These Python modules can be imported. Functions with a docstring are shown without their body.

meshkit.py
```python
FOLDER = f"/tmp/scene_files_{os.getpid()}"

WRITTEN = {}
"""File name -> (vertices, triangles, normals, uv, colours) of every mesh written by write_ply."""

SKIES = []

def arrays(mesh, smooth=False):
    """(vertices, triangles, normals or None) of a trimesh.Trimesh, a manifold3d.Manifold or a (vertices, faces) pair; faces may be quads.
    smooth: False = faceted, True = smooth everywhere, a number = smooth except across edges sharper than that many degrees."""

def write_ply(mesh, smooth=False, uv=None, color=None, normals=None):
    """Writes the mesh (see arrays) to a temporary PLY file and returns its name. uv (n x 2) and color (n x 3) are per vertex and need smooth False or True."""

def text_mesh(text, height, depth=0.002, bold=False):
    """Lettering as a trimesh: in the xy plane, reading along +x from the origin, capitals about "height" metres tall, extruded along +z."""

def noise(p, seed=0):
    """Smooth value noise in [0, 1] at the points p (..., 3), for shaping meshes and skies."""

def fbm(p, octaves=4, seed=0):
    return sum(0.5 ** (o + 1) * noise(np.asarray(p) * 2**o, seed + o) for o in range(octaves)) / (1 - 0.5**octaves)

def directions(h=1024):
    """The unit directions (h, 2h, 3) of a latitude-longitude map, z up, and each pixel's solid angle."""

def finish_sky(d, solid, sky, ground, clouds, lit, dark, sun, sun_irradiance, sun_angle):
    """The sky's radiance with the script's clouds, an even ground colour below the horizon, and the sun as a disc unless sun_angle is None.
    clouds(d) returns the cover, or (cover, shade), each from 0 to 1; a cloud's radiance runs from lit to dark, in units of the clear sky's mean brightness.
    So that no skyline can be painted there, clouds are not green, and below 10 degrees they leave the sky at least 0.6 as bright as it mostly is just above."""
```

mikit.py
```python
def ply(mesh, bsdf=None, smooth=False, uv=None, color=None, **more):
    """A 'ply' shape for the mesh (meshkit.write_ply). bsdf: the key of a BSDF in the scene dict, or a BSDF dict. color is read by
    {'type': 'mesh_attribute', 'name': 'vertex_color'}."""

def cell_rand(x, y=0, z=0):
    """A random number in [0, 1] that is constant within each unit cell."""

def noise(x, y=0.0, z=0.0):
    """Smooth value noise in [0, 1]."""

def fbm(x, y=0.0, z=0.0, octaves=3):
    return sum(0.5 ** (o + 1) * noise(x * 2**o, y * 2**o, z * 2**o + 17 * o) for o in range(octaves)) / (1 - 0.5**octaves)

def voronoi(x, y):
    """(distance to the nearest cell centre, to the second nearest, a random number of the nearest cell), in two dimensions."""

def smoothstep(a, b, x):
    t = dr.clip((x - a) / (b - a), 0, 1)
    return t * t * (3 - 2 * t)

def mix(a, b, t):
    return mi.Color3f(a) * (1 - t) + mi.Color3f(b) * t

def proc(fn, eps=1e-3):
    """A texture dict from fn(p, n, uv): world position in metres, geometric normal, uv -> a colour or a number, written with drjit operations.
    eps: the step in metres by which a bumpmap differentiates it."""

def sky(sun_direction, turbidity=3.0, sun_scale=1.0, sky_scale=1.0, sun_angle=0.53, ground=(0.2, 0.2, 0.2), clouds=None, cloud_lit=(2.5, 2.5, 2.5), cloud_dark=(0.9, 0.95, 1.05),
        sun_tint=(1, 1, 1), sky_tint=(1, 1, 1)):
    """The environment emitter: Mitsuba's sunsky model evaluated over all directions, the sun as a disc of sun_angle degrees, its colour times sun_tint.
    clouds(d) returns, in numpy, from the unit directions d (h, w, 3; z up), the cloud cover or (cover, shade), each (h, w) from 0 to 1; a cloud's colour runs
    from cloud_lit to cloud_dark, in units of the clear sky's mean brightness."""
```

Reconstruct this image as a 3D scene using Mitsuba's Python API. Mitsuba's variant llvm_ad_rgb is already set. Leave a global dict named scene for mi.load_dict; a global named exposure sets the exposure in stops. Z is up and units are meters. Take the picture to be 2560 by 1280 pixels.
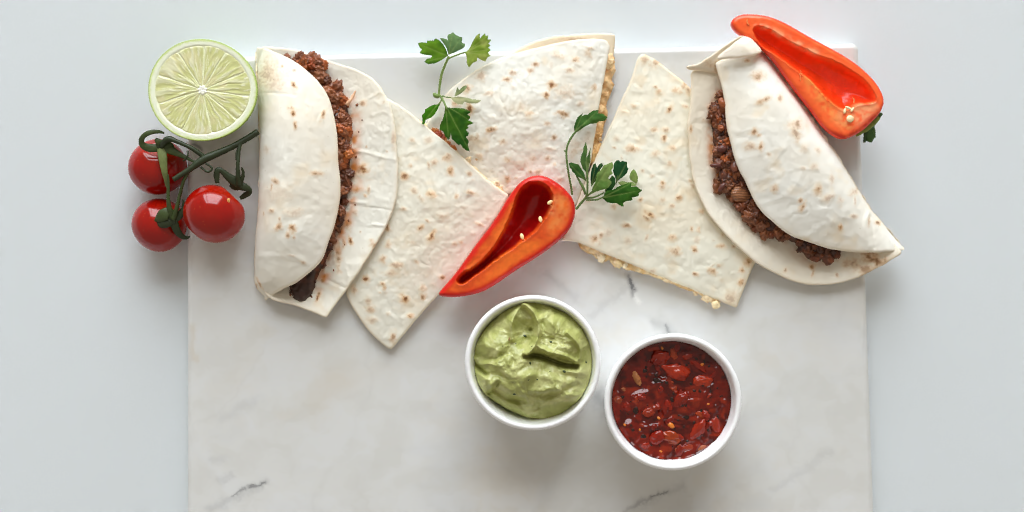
import math, random
import numpy as np, trimesh, shapely, mitsuba as mi, mikit, meshkit
from shapely.geometry import Polygon, LineString
from scipy.spatial import Delaunay, cKDTree
from scipy.interpolate import RBFInterpolator
import drjit as dr

scene, labels = {}, {}
T = mi.ScalarTransform4f
# ------------------------------------------------------------------ camera, light, exposure
CAM = 0.800            # camera height above the board's top, metres
ZB = 12.0              # board top above the table, millimetres
exposure = 0.10
scene['camera'] = {'type': 'perspective', 'fov': 2 * math.degrees(math.atan(0.256 / CAM)), 'fov_axis': 'x', 'near_clip': 0.01, 'far_clip': 20.0,
                   'to_world': T().look_at(origin=[0, 0, CAM + ZB / 1000], target=[0, 0, 0], up=[0, 1, 0])}
WIN = 7.2              # daylight through the window
AMB = 0.35             # light thrown back by the room
scene['room_light'] = {'type': 'constant', 'radiance': {'type': 'rgb', 'value': [AMB * 1.04, AMB * .93, AMB * .80]}}


def window_pane(key, x0, x1, z0, z1, y=2.3):
    v = np.array([[x0, y, z0], [x1, y, z0], [x1, y, z1], [x0, y, z1]])
    scene[key] = mikit.ply((v, np.array([[0, 1, 2], [0, 2, 3]])), None, emitter={'type': 'area', 'radiance': {'type': 'rgb', 'value': [WIN * .95, WIN * 1.0, WIN * 1.045]}})


window_pane('window', -0.95, 1.05, 0.30, 2.75)
window_pane('window__pane', -1.40, -1.06, 0.30, 2.75)
labels['window'] = {'label': 'tall daylight window standing behind the table', 'kind': 'structure'}

# ------------------------------------------------------------------ helpers (all lengths in millimetres until add())
R3 = np.random.default_rng(7)


def S(r, g, b):
    c = np.array([r, g, b]) / 255.0
    return np.where(c <= .04045, c / 12.92, ((c + .055) / 1.055) ** 2.4)


def W(p, z):
    """photograph point (2560 wide) lying z mm above the table -> x, y in mm"""
    p = np.asarray(p, float); z = np.asarray(z, float)
    s = 0.2 * (1 - (z - ZB) / (CAM * 1000))
    return np.stack([(p[..., 0] - 1280) * s, -(p[..., 1] - 640) * s], -1)


def A(px, py, z):
    q = W(np.array([px, py], float), z)
    return np.array([q[0], q[1], z], float)


def nz(p, s, seed=0, o=1):
    p = np.asarray(p, float) / s
    if p.shape[-1] == 2:
        p = np.concatenate([p, np.full(p.shape[:-1] + (1,), .37)], -1)
    return (meshkit.fbm(p, o, seed) if o > 1 else meshkit.noise(p, seed)) * 2 - 1


def sstep(a, b, x):
    t = np.clip((x - a) / (b - a), 0, 1)
    return t * t * (3 - 2 * t)


def add(key, v, f, bsdf, color=None, smooth=True):
    v = np.asarray(v, float) / 1000
    if color is not None:
        color = np.broadcast_to(np.asarray(color, float), v.shape)
        color = np.clip(color, 0.001, .95)
    scene[key] = mikit.ply((v, np.asarray(f)), bsdf, smooth=smooth, color=color)
    return key


def tag(key, label, category=None, group=None, kind=None):
    labels[key] = {k: x for k, x in dict(label=label, category=category, group=group, kind=kind).items() if x}


COUNT = {}


def num(key):
    n = COUNT.get(key, 0); COUNT[key] = n + 1
    return key if n == 0 else f'{key}_{n:03d}'


def vc(**k):
    return {'type': 'twosided', 'b': {'type': 'principled', 'base_color': {'type': 'mesh_attribute', 'name': 'vertex_color'}, **k}}


scene['mat_tortilla'] = vc(roughness=.62, specular=.3)
scene['mat_meat'] = vc(roughness=.38, specular=.5)
scene['mat_cheese'] = vc(roughness=.42, specular=.45)
scene['mat_leafstem'] = vc(roughness=.5, specular=.4)
scene['mat_waxy'] = vc(roughness=.13, specular=.5)
scene['mat_skin'] = vc(roughness=.2, specular=.5)
scene['mat_flesh'] = vc(roughness=.26, specular=.4)
scene['mat_pulp'] = vc(roughness=.2, specular=.5)
scene['mat_rind'] = vc(roughness=.4, specular=.5)
scene['mat_guac'] = vc(roughness=.36, specular=.5)
scene['mat_salsa'] = vc(roughness=.10, specular=.5)
scene['mat_seed'] = vc(roughness=.4, specular=.4)
scene['mat_china'] = {'type': 'twosided', 'b': {'type': 'principled', 'base_color': {'type': 'rgb', 'value': [.86, .87, .875]}, 'roughness': .16, 'specular': .5}}
scene['mat_leaf'] = {'type': 'principledthin', 'base_color': {'type': 'mesh_attribute', 'name': 'vertex_color'}, 'roughness': .42, 'diff_trans': .55, 'eta': 1.4}


def chaikin(p, n=2, closed=True):
    p = np.asarray(p, float)
    for _ in range(n):
        q = np.roll(p, -1, 0) if closed else p[1:]
        a = p if closed else p[:-1]
        r = np.empty((2 * len(a), p.shape[1])); r[0::2] = .75 * a + .25 * q; r[1::2] = .25 * a + .75 * q
        p = r if closed else np.vstack([p[:1], r, p[-1:]])
    return p


def resample(p, h, closed=True):
    p = np.asarray(p, float)
    if closed: p = np.vstack([p, p[:1]])
    s = np.r_[0, np.cumsum(np.linalg.norm(np.diff(p, axis=0), axis=1))]
    n = max(3, int(round(s[-1] / h)))
    t = np.linspace(0, s[-1], n + 1)[:-1] if closed else np.linspace(0, s[-1], n + 1)
    return np.stack([np.interp(t, s, p[:, k]) for k in range(p.shape[1])], -1)


def tri2d(poly, h, rings=(), holes_lines=(), hb=None):
    """triangulated fill of a polygon: points (boundary first), triangles, boundary count, distance to the boundary"""
    poly = poly if poly.is_valid else poly.buffer(0)
    if poly.geom_type != 'Polygon': poly = max(poly.geoms, key=lambda g: g.area)
    b = resample(np.array(poly.exterior.coords)[:-1], hb or h)
    pts = [b]
    for r in rings:
        g = poly.buffer(-r)
        for q in getattr(g, 'geoms', [g]):
            if not q.is_empty and q.exterior.length > 4 * h: pts.append(resample(np.array(q.exterior.coords)[:-1], hb or h))
    for l in holes_lines: pts.append(l)
    x0, y0, x1, y1 = poly.bounds
    gx, gy = np.meshgrid(np.arange(x0, x1 + h, h), np.arange(y0, y1 + h, h * .866))
    gx[1::2] += h / 2
    g = np.stack([gx.ravel(), gy.ravel()], -1)
    g = g + np.stack([nz(g, h * .9, 3), nz(g, h * .9, 4)], -1) * h * .12
    fixed = np.vstack(pts)
    g = g[shapely.contains_xy(poly, g[:, 0], g[:, 1])]
    g = g[cKDTree(fixed).query(g)[0] > .55 * h]
    p = np.vstack([fixed, g])
    t = Delaunay(p).simplices
    c = p[t].mean(1)
    bl = poly.buffer(1e-6)
    t = t[shapely.contains_xy(bl, c[:, 0], c[:, 1])]
    ar = np.cross(p[t[:, 1]] - p[t[:, 0]], p[t[:, 2]] - p[t[:, 0]])
    t = np.where(ar[:, None] < 0, t[:, ::-1], t)[np.abs(ar) > 1e-6]
    dense = resample(np.array(poly.exterior.coords)[:-1], .12)
    d = cKDTree(dense).query(p)[0]
    d[:len(b)] = 0
    return p, t, len(b), d


def rbf(ctrl, smoothing=.5):
    c = np.array(ctrl, float)
    f = RBFInterpolator(c[:, :2] / 100, c[:, 2], kernel='thin_plate_spline', smoothing=smoothing, degree=1)
    return lambda p: f(np.asarray(p, float).reshape(-1, 2) / 100)


def zworld(zpx, xy):
    """height at world points from a height given over the photograph's points"""
    z = np.full(len(xy), ZB + 8.0)
    for _ in range(4):
        s = 0.2 * (1 - (z - ZB) / (CAM * 1000))
        z = zpx(np.stack([xy[:, 0] / s + 1280, 640 - xy[:, 1] / s], -1))
    return z


def world_outline(out, zpx, n=2):
    out = chaikin(out, n)
    return W(out, zpx(out)), out


def seg_dist(p, line):
    """distance from the points to a polyline"""
    return cKDTree(resample(line, .3, closed=False)).query(p)[0]


# ---- tortillas: a baked sheet with blisters, wrinkles and toasted spots
TOAST, TAN, CREAM = S(122, 72, 34), S(194, 146, 94), S(226, 198, 160)


def tortilla_sheet(out, ctrl, spots=(), t=2.0, fold=None, seed=0, h=.55, rough=1.0, creases=(), grease=(), base=(231, 229, 217), nrandom=0, smoothing=.5, inside=False):
    f0 = rbf(ctrl, smoothing)
    if fold is not None:
        fl, R, D = np.array(fold[0], float), fold[1], fold[2]
        ft = cKDTree(resample(fl, 1.5, closed=False))
        zpx = lambda p: f0(p) - D * (1 - np.sqrt(np.clip(1 - (1 - np.clip(ft.query(np.asarray(p).reshape(-1, 2))[0] * .2 / R, 0, 1)) ** 2, 0, 1)))
    else:
        zpx = f0
    wo, _ = world_outline(out, zpx)
    # edges of dough are never ruler-clean
    wob = resample(wo, .8)
    wob = wob + np.stack([nz(wob, 4, seed + 11), nz(wob, 4, seed + 12)], -1) * .22 + np.stack([nz(wob, 1.3, seed + 13), nz(wob, 1.3, seed + 14)], -1) * .10
    poly = Polygon(wob)
    p, tr, nb, d = tri2d(poly, h, rings=(.12 * t, .3 * t, .6 * t))
    z = zworld(zpx, p)
    q = np.concatenate([p, np.full((len(p), 1), seed * 3.1)], -1)
    warp = q + np.stack([nz(q, 7, seed + 1), nz(q, 7, seed + 2), 0 * z], -1) * 2.2
    bump = .50 * nz(warp, 13, seed + 3) + .36 * nz(warp, 5.2, seed + 4)
    rid = 1 - np.abs(nz(warp, 6.5, seed + 5))
    bump += .22 * rid ** 3 +   .27 * nz(warp, 2.5, seed + 6) + .17 * nz(q, 1.25, seed + 7)
    wr = np.abs(nz(warp * [1, .45, 1], 4.2, seed + 8))
    bump -= .30 * np.exp(-(wr / .09) ** 2) * sstep(-.1, .5, nz(q, 15, seed + 9))
    bump *= rough * sstep(0, 3.5, d) * .60 + .08 * rough
    rng = np.random.default_rng(seed + 100)
    col = np.tile(S(*base), (len(p), 1))
    col *= (1 + .035 * nz(q, 16, seed + 20, 2) + .03 * nz(q, 3, seed + 21))[:, None]
    warm = (sstep(.0, .9, nz(q, 24, seed + 22, 2) + .3) * .28 + sstep(.1, .75, nz(q, 8, seed + 23, 3)) * .48)[:, None]
    col = col * (1 - warm) + warm * S(230, 211, 178)
    allspots = list(spots)
    inner = p[d > 3]
    px_in = None
    for k in range(nrandom):
        c = inner[rng.integers(len(inner))]
        allspots.append((None, c, rng.uniform(2, 11), rng.uniform(2, 8), rng.uniform(0, 180), rng.choice([.12, .2, .3, .5])))
    amount, halo, dk = np.zeros(len(p)), np.zeros(len(p)), np.zeros(len(p))
    tree = cKDTree(p)
    for k, s in enumerate(allspots):
        if s[0] is None:
            c, rx, ry, ang, st = s[1:]
        else:
            x, y, rx, ry = s[:4]; ang, st = (s[4], s[5]) if len(s) > 5 else (0, s[4])
            c = W(np.array([x, y], float), float(zpx(np.array([[x, y]]))[0]))
        rx, ry = rx * .23, ry * .23
        st = min(1.0, st * 1.18)
        idx = np.array(tree.query_ball_point(c, 2.6 * max(rx, ry) + 1.0), int)
        if not len(idx): continue
        dd = p[idx] - c
        a = -math.radians(ang); ca, sa = math.cos(a), math.sin(a)
        u, w = (dd[:, 0] * ca + dd[:, 1] * sa) / rx, (-dd[:, 0] * sa + dd[:, 1] * ca) / ry
        r = np.sqrt(u * u + w * w) + .50 * nz(q[idx], 2.1, seed + 31 + k) + .38 * nz(q[idx], .8, seed + 57 + k)
        halo[idx] = np.maximum(halo[idx], st * (1 - sstep(.5, 1.7, r)))
        amount[idx] = np.maximum(amount[idx], st * (.87 + .13 * math.sin(k * 7.7)) * (1 - sstep(.1, 1.1, r)))
        dk[idx] = np.maximum(dk[idx], st * (1 - sstep(.0, .62, r + .25 * nz(q[idx], .9, 91 + k))))
        rr = u * u + w * w
        bump[idx] += np.exp(-rr * .8) * .28 * min(1.0, max(rx, ry) / 1.6) * sstep(0, 2, d[idx])
    halo = np.clip(halo, 0, 1)[:, None]; amount = np.clip(amount, 0, 1)[:, None]; dk = np.clip(dk, 0, 1)[:, None]
    col = col * (1 - .62 * halo) + .62 * halo * S(231, 201, 160)
    col = col * (1 - .85 * amount) + .85 * amount * TAN
    col = col * (1 - .9 * dk ** 1.5) + .9 * dk ** 1.5 * TOAST
    speck = sstep(.80, .9, nz(q, .8, seed + 70)) * sstep(.1, .6, nz(q, 8, seed + 71))
    col = col * (1 - .35 * speck[:, None]) + .35 * speck[:, None] * S(176, 160, 128)
    for (line, w, st) in grease:
        l = W(np.array(line, float), zpx(np.array(line, float)))
        g = st * np.exp(-(seg_dist(p, l) / w) ** 2) * sstep(-.65, .5, nz(q, 3.4, seed + 80, 2))
        col = col * (1 - g[:, None]) + g[:, None] * S(206, 124, 48)
    rim = (1 - sstep(.3, 2.2, d))[:, None] * .3
    col = col * (1 - rim) + rim * S(233, 214, 180)
    for (line, w, dep) in creases:
        l = W(np.array(chaikin(line, 2, False)), zpx(np.array(chaikin(line, 2, False))))
        sd = seg_dist(p, l)
        bump += dep * (np.exp(-(sd / w) ** 2) - .0) * sstep(0, 1.2, d)
    half = t / 2 * np.sqrt(np.clip(1 - (1 - np.clip(d / (.6 * t), 0, 1)) ** 2, 0, 1))
    top = z - t / 2 + half + bump
    bot = z - t / 2 - half + bump * .5
    top[:nb] = bot[:nb] = (z - t / 2)[:nb]
    n = len(p)
    remap = np.r_[np.arange(nb), np.arange(n, n + n - nb)]
    v = np.vstack([np.c_[p, top], np.c_[p[nb:], bot[nb:]]])
    f = np.vstack([tr, remap[tr][:, ::-1]])
    return v, f, np.vstack([col, col[nb:]]), (lambda q2: zworld(zpx, np.atleast_2d(q2)))


ICO = {k: trimesh.creation.icosphere(subdivisions=k, radius=1.0) for k in (1, 2, 3, 4)}


def blob(c, r, rot=0, tilt=0, seed=0, sub=2, rough=.25, freq=1.6):
    m = ICO[sub]; v = np.array(m.vertices)
    o = np.array([seed * 1.7, seed * .9, seed * 2.3])
    k = 1 + rough * nz(v * freq + o, 1.0, 5) + rough * .55 * nz(v * freq * 2.3 + o, 1.0, 6) + (rough * .35 * nz(v * freq * 5 + o, 1.0, 8) if sub > 2 else 0)
    v = v * k[:, None] * np.asarray(r, float)
    cy, sy = math.cos(tilt), math.sin(tilt)
    v = v @ np.array([[cy, 0, -sy], [0, 1, 0], [sy, 0, cy]])
    cz, sz = math.cos(rot), math.sin(rot)
    v = v @ np.array([[cz, sz, 0], [-sz, cz, 0], [0, 0, 1]])
    return v + np.asarray(c, float), np.array(m.faces)


def join(ms):
    vs, fs, cs, n = [], [], [], 0
    for m in ms:
        vs.append(m[0]); fs.append(np.asarray(m[1]) + n); n += len(m[0])
        if len(m) > 2: cs.append(np.broadcast_to(m[2], m[0].shape))
    return np.vstack(vs), np.vstack(fs), (np.vstack(cs) if cs else None)


def tube(path, rad, n=10, flat=1.0, step=.5, seed=0, wob=.0):
    """a swept, tapered stem; flat < 1 squashes it into a blade"""
    path = np.asarray(path, float)
    rad = np.broadcast_to(np.asarray(rad, float), (len(path),))
    pr = chaikin(np.c_[path, rad], 3, False)
    pr = resample(pr, step, False)
    p, r = pr[:, :3], pr[:, 3]
    tg = np.gradient(p, axis=0); tg /= np.linalg.norm(tg, axis=1, keepdims=True) + 1e-9
    up = np.array([0, 0, 1.0]); prev = None; vs = []
    a = np.linspace(0, 2 * np.pi, n, endpoint=False)
    for i in range(len(p)):
        s = np.cross(tg[i], up)
        if np.linalg.norm(s) < .25: s = prev if prev is not None else np.cross(tg[i], [1, 0, 0])
        s = s - tg[i] * (s @ tg[i]); s /= np.linalg.norm(s); prev = s
        u = np.cross(s, tg[i])
        vs.append(p[i] + r[i] * (np.cos(a)[:, None] * s + flat * np.sin(a)[:, None] * u))
    v = np.vstack(vs + [p[:1], p[-1:]])
    if wob: v = v + wob * np.stack([nz(v, 1.5, seed + k) for k in range(3)], -1)
    m = len(p); f = []
    for i in range(m - 1):
        for j in range(n):
            k = (j + 1) % n
            f += [[i * n + j, i * n + k, (i + 1) * n + k], [i * n + j, (i + 1) * n + k, (i + 1) * n + j]]
    for j in range(n):
        k = (j + 1) % n
        f += [[m * n, k, j], [m * n + 1, (m - 1) * n + j, (m - 1) * n + k]]
    return v, np.array(f)


def lathe(prof, n=128):
    prof = np.asarray(prof, float); a = np.linspace(0, 2 * np.pi, n, endpoint=False)
    v = np.stack([prof[:, 0][:, None] * np.cos(a), prof[:, 0][:, None] * np.sin(a), np.repeat(prof[:, 1][:, None], n, 1)], -1).reshape(-1, 3)
    i, j = np.meshgrid(np.arange(len(prof) - 1), np.arange(n), indexing='ij'); k = (j + 1) % n
    f = np.concatenate([np.stack([i * n + j, i * n + k, (i + 1) * n + k], -1).reshape(-1, 3), np.stack([i * n + j, (i + 1) * n + k, (i + 1) * n + j], -1).reshape(-1, 3)])
    return v, f


# ------------------------------------------------------------------ the setting: table
def table_colour(p, n, uv):
    c = mikit.fbm(p[0] * 9, p[1] * 9, 0.3, 3) + .5 * (mikit.noise(p[0] * 1400, p[1] * 1400) - .5) * mikit.smoothstep(.3, .7, mikit.noise(p[0] * 60, p[1] * 60))
    return mikit.mix((.645, .695, .715), (.675, .72, .74), c)


scene['mat_table'] = {'type': 'twosided', 'b': {'type': 'principled', 'base_color': mikit.proc(table_colour), 'roughness': .4, 'specular': .35}}
v = np.array([[-900, -700, 0], [900, -700, 0], [900, 500, 0], [-900, 500, 0.]])
add('table_surface', v, [[0, 1, 2], [0, 2, 3]], 'mat_table', smooth=False)
tag('table_surface', 'plain pale blue grey table top under everything', kind='structure')

# ------------------------------------------------------------------ marble board
VEINS_AND_SHADE = [(1570, 690, 1581, 738, 7, .62, 0), (1574, 700, 1578, 725, 3, .5, 0), (1585, 738, 1596, 750, 6, -.25, 0), (1640, 800, 1672, 832, 15, .28, 0), (1662, 812, 1672, 834, 4, .38, 0),
         (1498, 985, 1522, 1045, 16, .38, 0), (1516, 1000, 1518, 1030, 5, .4, 0), (520, 1272, 660, 1206, 13, .2, 0), (578, 1238, 612, 1222, 4, .45, 0), (622, 1217, 660, 1207, 4, .6, 0),
         (1590, 1268, 1700, 1212, 14, .2, 0), (1628, 1242, 1668, 1230, 4, .5, 0), (1560, 1278, 1625, 1248, 6, .25, 0), (1480, 790, 1572, 712, 10, .12, 0), (484, 362, 500, 374, 6, .75, 0),
         (479, 820, 490, 890, 9, .25, 1), (1930, 1222, 2080, 1130, 10, .10, 0), (790, 1010, 840, 950, 45, .14, 1), (700, 1035, 720, 1030, 20, .10, 1), (1340, 1280, 1440, 1100, 22, .09, 0), (560, 1050, 640, 1000, 16, .12, 0), (530, 1145, 545, 1150, 12, .12, 0), (545, 1205, 575, 1180, 9, .15, 0),  # broad tan strokes below the left wedge: marble tint plus its painted penumbra
         (1180, 1190, 1250, 1180, 30, .08, 1), (800, 950, 960, 930, 40, .08, 1), (2000, 800, 2080, 900, 40, .07, 1), (560, 640, 620, 760, 30, .06, 0), (1360, 690, 1440, 740, 12, .16, 0)]


def marble(p, n, uv):
    x, y = p[0] * 5000 + 1280, 640 - p[1] * 5000      # the board's own grid, a fifth of a millimetre
    wx = (mikit.fbm(x / 38, y / 38, 1.0, 3) - .5) * 34
    wy = (mikit.fbm(x / 38, y / 38, 7.0, 3) - .5) * 34
    mot = mikit.fbm(x / 70 + wx / 40, y / 60 + wy / 40, 21.0, 4)
    fine = (mikit.fbm(x / 7, y / 7, 3.0, 2) - .5) * 7
    cl = mikit.fbm(x / 260, y / 220, 2.0, 4)
    c2 = mikit.fbm(x / 120 + 31, y / 150, 5.0, 3)
    col = mikit.mix((.635, .642, .62), (.695, .705, .69), cl)
    col = mikit.mix(col, (.66, .61, .52), mikit.smoothstep(.52, .8, c2) * .3)
    col = mikit.mix(col, (.60, .62, .63), mikit.smoothstep(.56, .8, mikit.fbm(x / 190 + 9, y / 90 + 4, 8.0, 4)) * .45)
    col = mikit.mix(col, (.5, .5, .48), mikit.smoothstep(.035, .0, dr.abs(mikit.fbm(x / 300 + y / 700 + wx / 200, y / 420 - x / 900, 12.0, 3) - .5)) * .10)
    col = mikit.mix(col, (.55, .545, .50), mikit.smoothstep(.5, .72, mot) * .22)
    col = mikit.mix(col, (.70, .72, .73), mikit.smoothstep(.5, .28, mot) * .35)
    grey, tan = mi.Float(0), mi.Float(0)
    for x0, y0, x1, y1, w, s, kind in VEINS_AND_SHADE:
        dx, dy = x1 - x0, y1 - y0
        k = .35 if w < 9 else 1.0
        px, py = x + wx * k + fine - x0, y + wy * k + fine - y0
        t = dr.clip((px * dx + py * dy) / (dx * dx + dy * dy), 0, 1)
        d = dr.square(px - t * dx) + dr.square(py - t * dy)
        g = s * dr.exp(-d / (w * w))
        if kind: tan += g
        else: grey += g
    col = mikit.mix(col, (.16, .165, .17), dr.clip(grey, -.3, .9))
    return mikit.mix(col, (.52, .40, .22), dr.clip(tan, 0, .8))


scene['mat_marble'] = {'type': 'twosided', 'b': {'type': 'principled', 'base_color': mikit.proc(marble), 'roughness': .3, 'specular': .4}}
bo = [(467, 146), (640, 140), (1400, 124), (2147, 107), (2157, 430), (2166, 720), (2186, 1290), (2196, 1700), (467, 1700)]
bo = W(np.array(bo, float), ZB)
bpoly = Polygon(bo).buffer(-3.2).buffer(3.2, quad_segs=12)
ring = np.array(bpoly.exterior.coords)[:-1]
levels = [(1.2, 0.), (.35, .35), (0, 1.2)] + [(0, ZB - 3)] + [(3.0 * (1 - math.cos(a)), ZB - 3 + 3.0 * math.sin(a)) for a in np.linspace(.2, math.pi / 2, 7)]
vs = []
cen = ring - ring.mean(0)
nrm = np.roll(ring, -1, 0) - np.roll(ring, 1, 0); nrm = np.stack([nrm[:, 1], -nrm[:, 0]], -1); nrm /= np.linalg.norm(nrm, axis=1, keepdims=True)
if (nrm * cen).sum() < 0: nrm = -nrm
for off, z in levels: vs.append(np.c_[ring - nrm * off, np.full(len(ring), z)])
m = len(ring); f = []
ccw = Polygon(ring).exterior.is_ccw
for i in range(len(levels) - 1):
    for j in range(m):
        k = (j + 1) % m
        f += [[i * m + j, i * m + k, (i + 1) * m + k], [i * m + j, (i + 1) * m + k, (i + 1) * m + j]]
f = np.array(f) if ccw else np.array(f)[:, ::-1]
v = np.vstack(vs)
cap = Delaunay(v[-m:, :2]).simplices + (len(levels) - 1) * m
add('marble_board', v, np.vstack([f, cap]), 'mat_marble', smooth=30)
tag('marble_board', 'pale marble serving board with faint grey veins under the food', 'serving board')

# ------------------------------------------------------------------ meat tacos
MEAT = [S(128, 74, 46), S(142, 86, 54), S(112, 62, 38), S(150, 90, 54), S(134, 72, 42), S(98, 56, 36)]
SAUCE = [S(168, 88, 40), S(160, 76, 36), S(176, 100, 48)]
BEAN = [S(82, 46, 36), S(72, 40, 32), S(92, 52, 40)]


def pick_points(poly, n, mind, rng):
    x0, y0, x1, y1 = poly.bounds; out = []
    for _ in range(n * 60):
        p = np.array([rng.uniform(x0, x1), rng.uniform(y0, y1)])
        if shapely.contains_xy(poly, *p) and all(np.hypot(*(p - q)) > mind for q in out): out.append(p)
        if len(out) >= n: break
    return out


def crumbles(parent, name, band, n, mind, zfun, size, palette, rng, sub=3, rough=.46, stretch=(.8, 1.7), bsdf='mat_meat', vary=.22, freq=2.2):
    for k, p in enumerate(pick_points(Polygon(band), n, mind, rng)):
        s = rng.uniform(*size); r = np.array([s * rng.uniform(*stretch), s, s * rng.uniform(.7, 1.0)]) * .2
        z = zfun(p) + r[2] * rng.uniform(-.3, .8)
        v, f = blob(A(p[0], p[1], z), r, rng.uniform(0, 6.3), rng.uniform(-.5, .5), rng.uniform(0, 50), sub, rough, freq)
        c = np.asarray(palette[rng.integers(len(palette))]) * rng.uniform(.8, 1.2)
        col = c * (1 + vary * nz(v, 1.0, 9) + vary * .8 * nz(v, .45, 10))[:, None]
        o = sstep(.1, .7, nz(v, 1.8, 15))[:, None] * .55
        col = col * (1 - o * vary / .22) + o * vary / .22 * S(152, 82, 42)
        add(num(f'{parent}__{name}'), v, f, bsdf, col)


def paste(key, outline, ctrl, palette, seed, bsdf='mat_meat', amp=1.5, h=.7, t=6.0, freq=3.0):
    """the packed mass of a filling: a lumpy body with rounded sides"""
    zpx = rbf(ctrl, 1.0)
    wo, _ = world_outline(outline, zpx, 1)
    wo = resample(wo, .9); wo = wo + np.stack([nz(wo, 2.2, seed), nz(wo, 2.2, seed + 1)], -1) * 1.0
    p, tr, nb, d = tri2d(Polygon(wo), h, rings=(.3, .9))
    z = zworld(zpx, p)
    q = np.c_[p, np.full(len(p), seed * 1.0)]
    bump = amp * (.8 * nz(q, freq, seed + 2) + .5 * nz(q, freq * .5, seed + 3) + .25 * nz(q, freq * .25, seed + 4))
    prof = np.sqrt(np.clip(1 - (1 - np.clip(d / 3.0, 0, 1)) ** 2, 0, 1))
    top = z - t + t * prof + bump * prof
    bot = np.full(len(p), 0.) + (z - t)
    n = len(p); remap = np.r_[np.arange(nb), np.arange(n, n + n - nb)]
    top[:nb] = bot[:nb]
    w = sstep(-.4, .5, nz(q, 2.1, seed + 5))[:, None]
    if seed == 40: w = np.maximum(w, sstep(-8, -16, p[:, 1])[:, None])  # left taco: shade inside the lower end painted into the paste
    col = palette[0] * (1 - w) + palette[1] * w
    col = col * (1 + .25 * nz(q, .8, seed + 6))[:, None]
    v = np.vstack([np.c_[p, top], np.c_[p[nb:], bot[nb:]]])
    add(key, v, np.vstack([tr, remap[tr][:, ::-1]]), bsdf, np.vstack([col, col[nb:]]))
    return lambda p: float(zpx(np.array([p]))[0])


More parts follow.
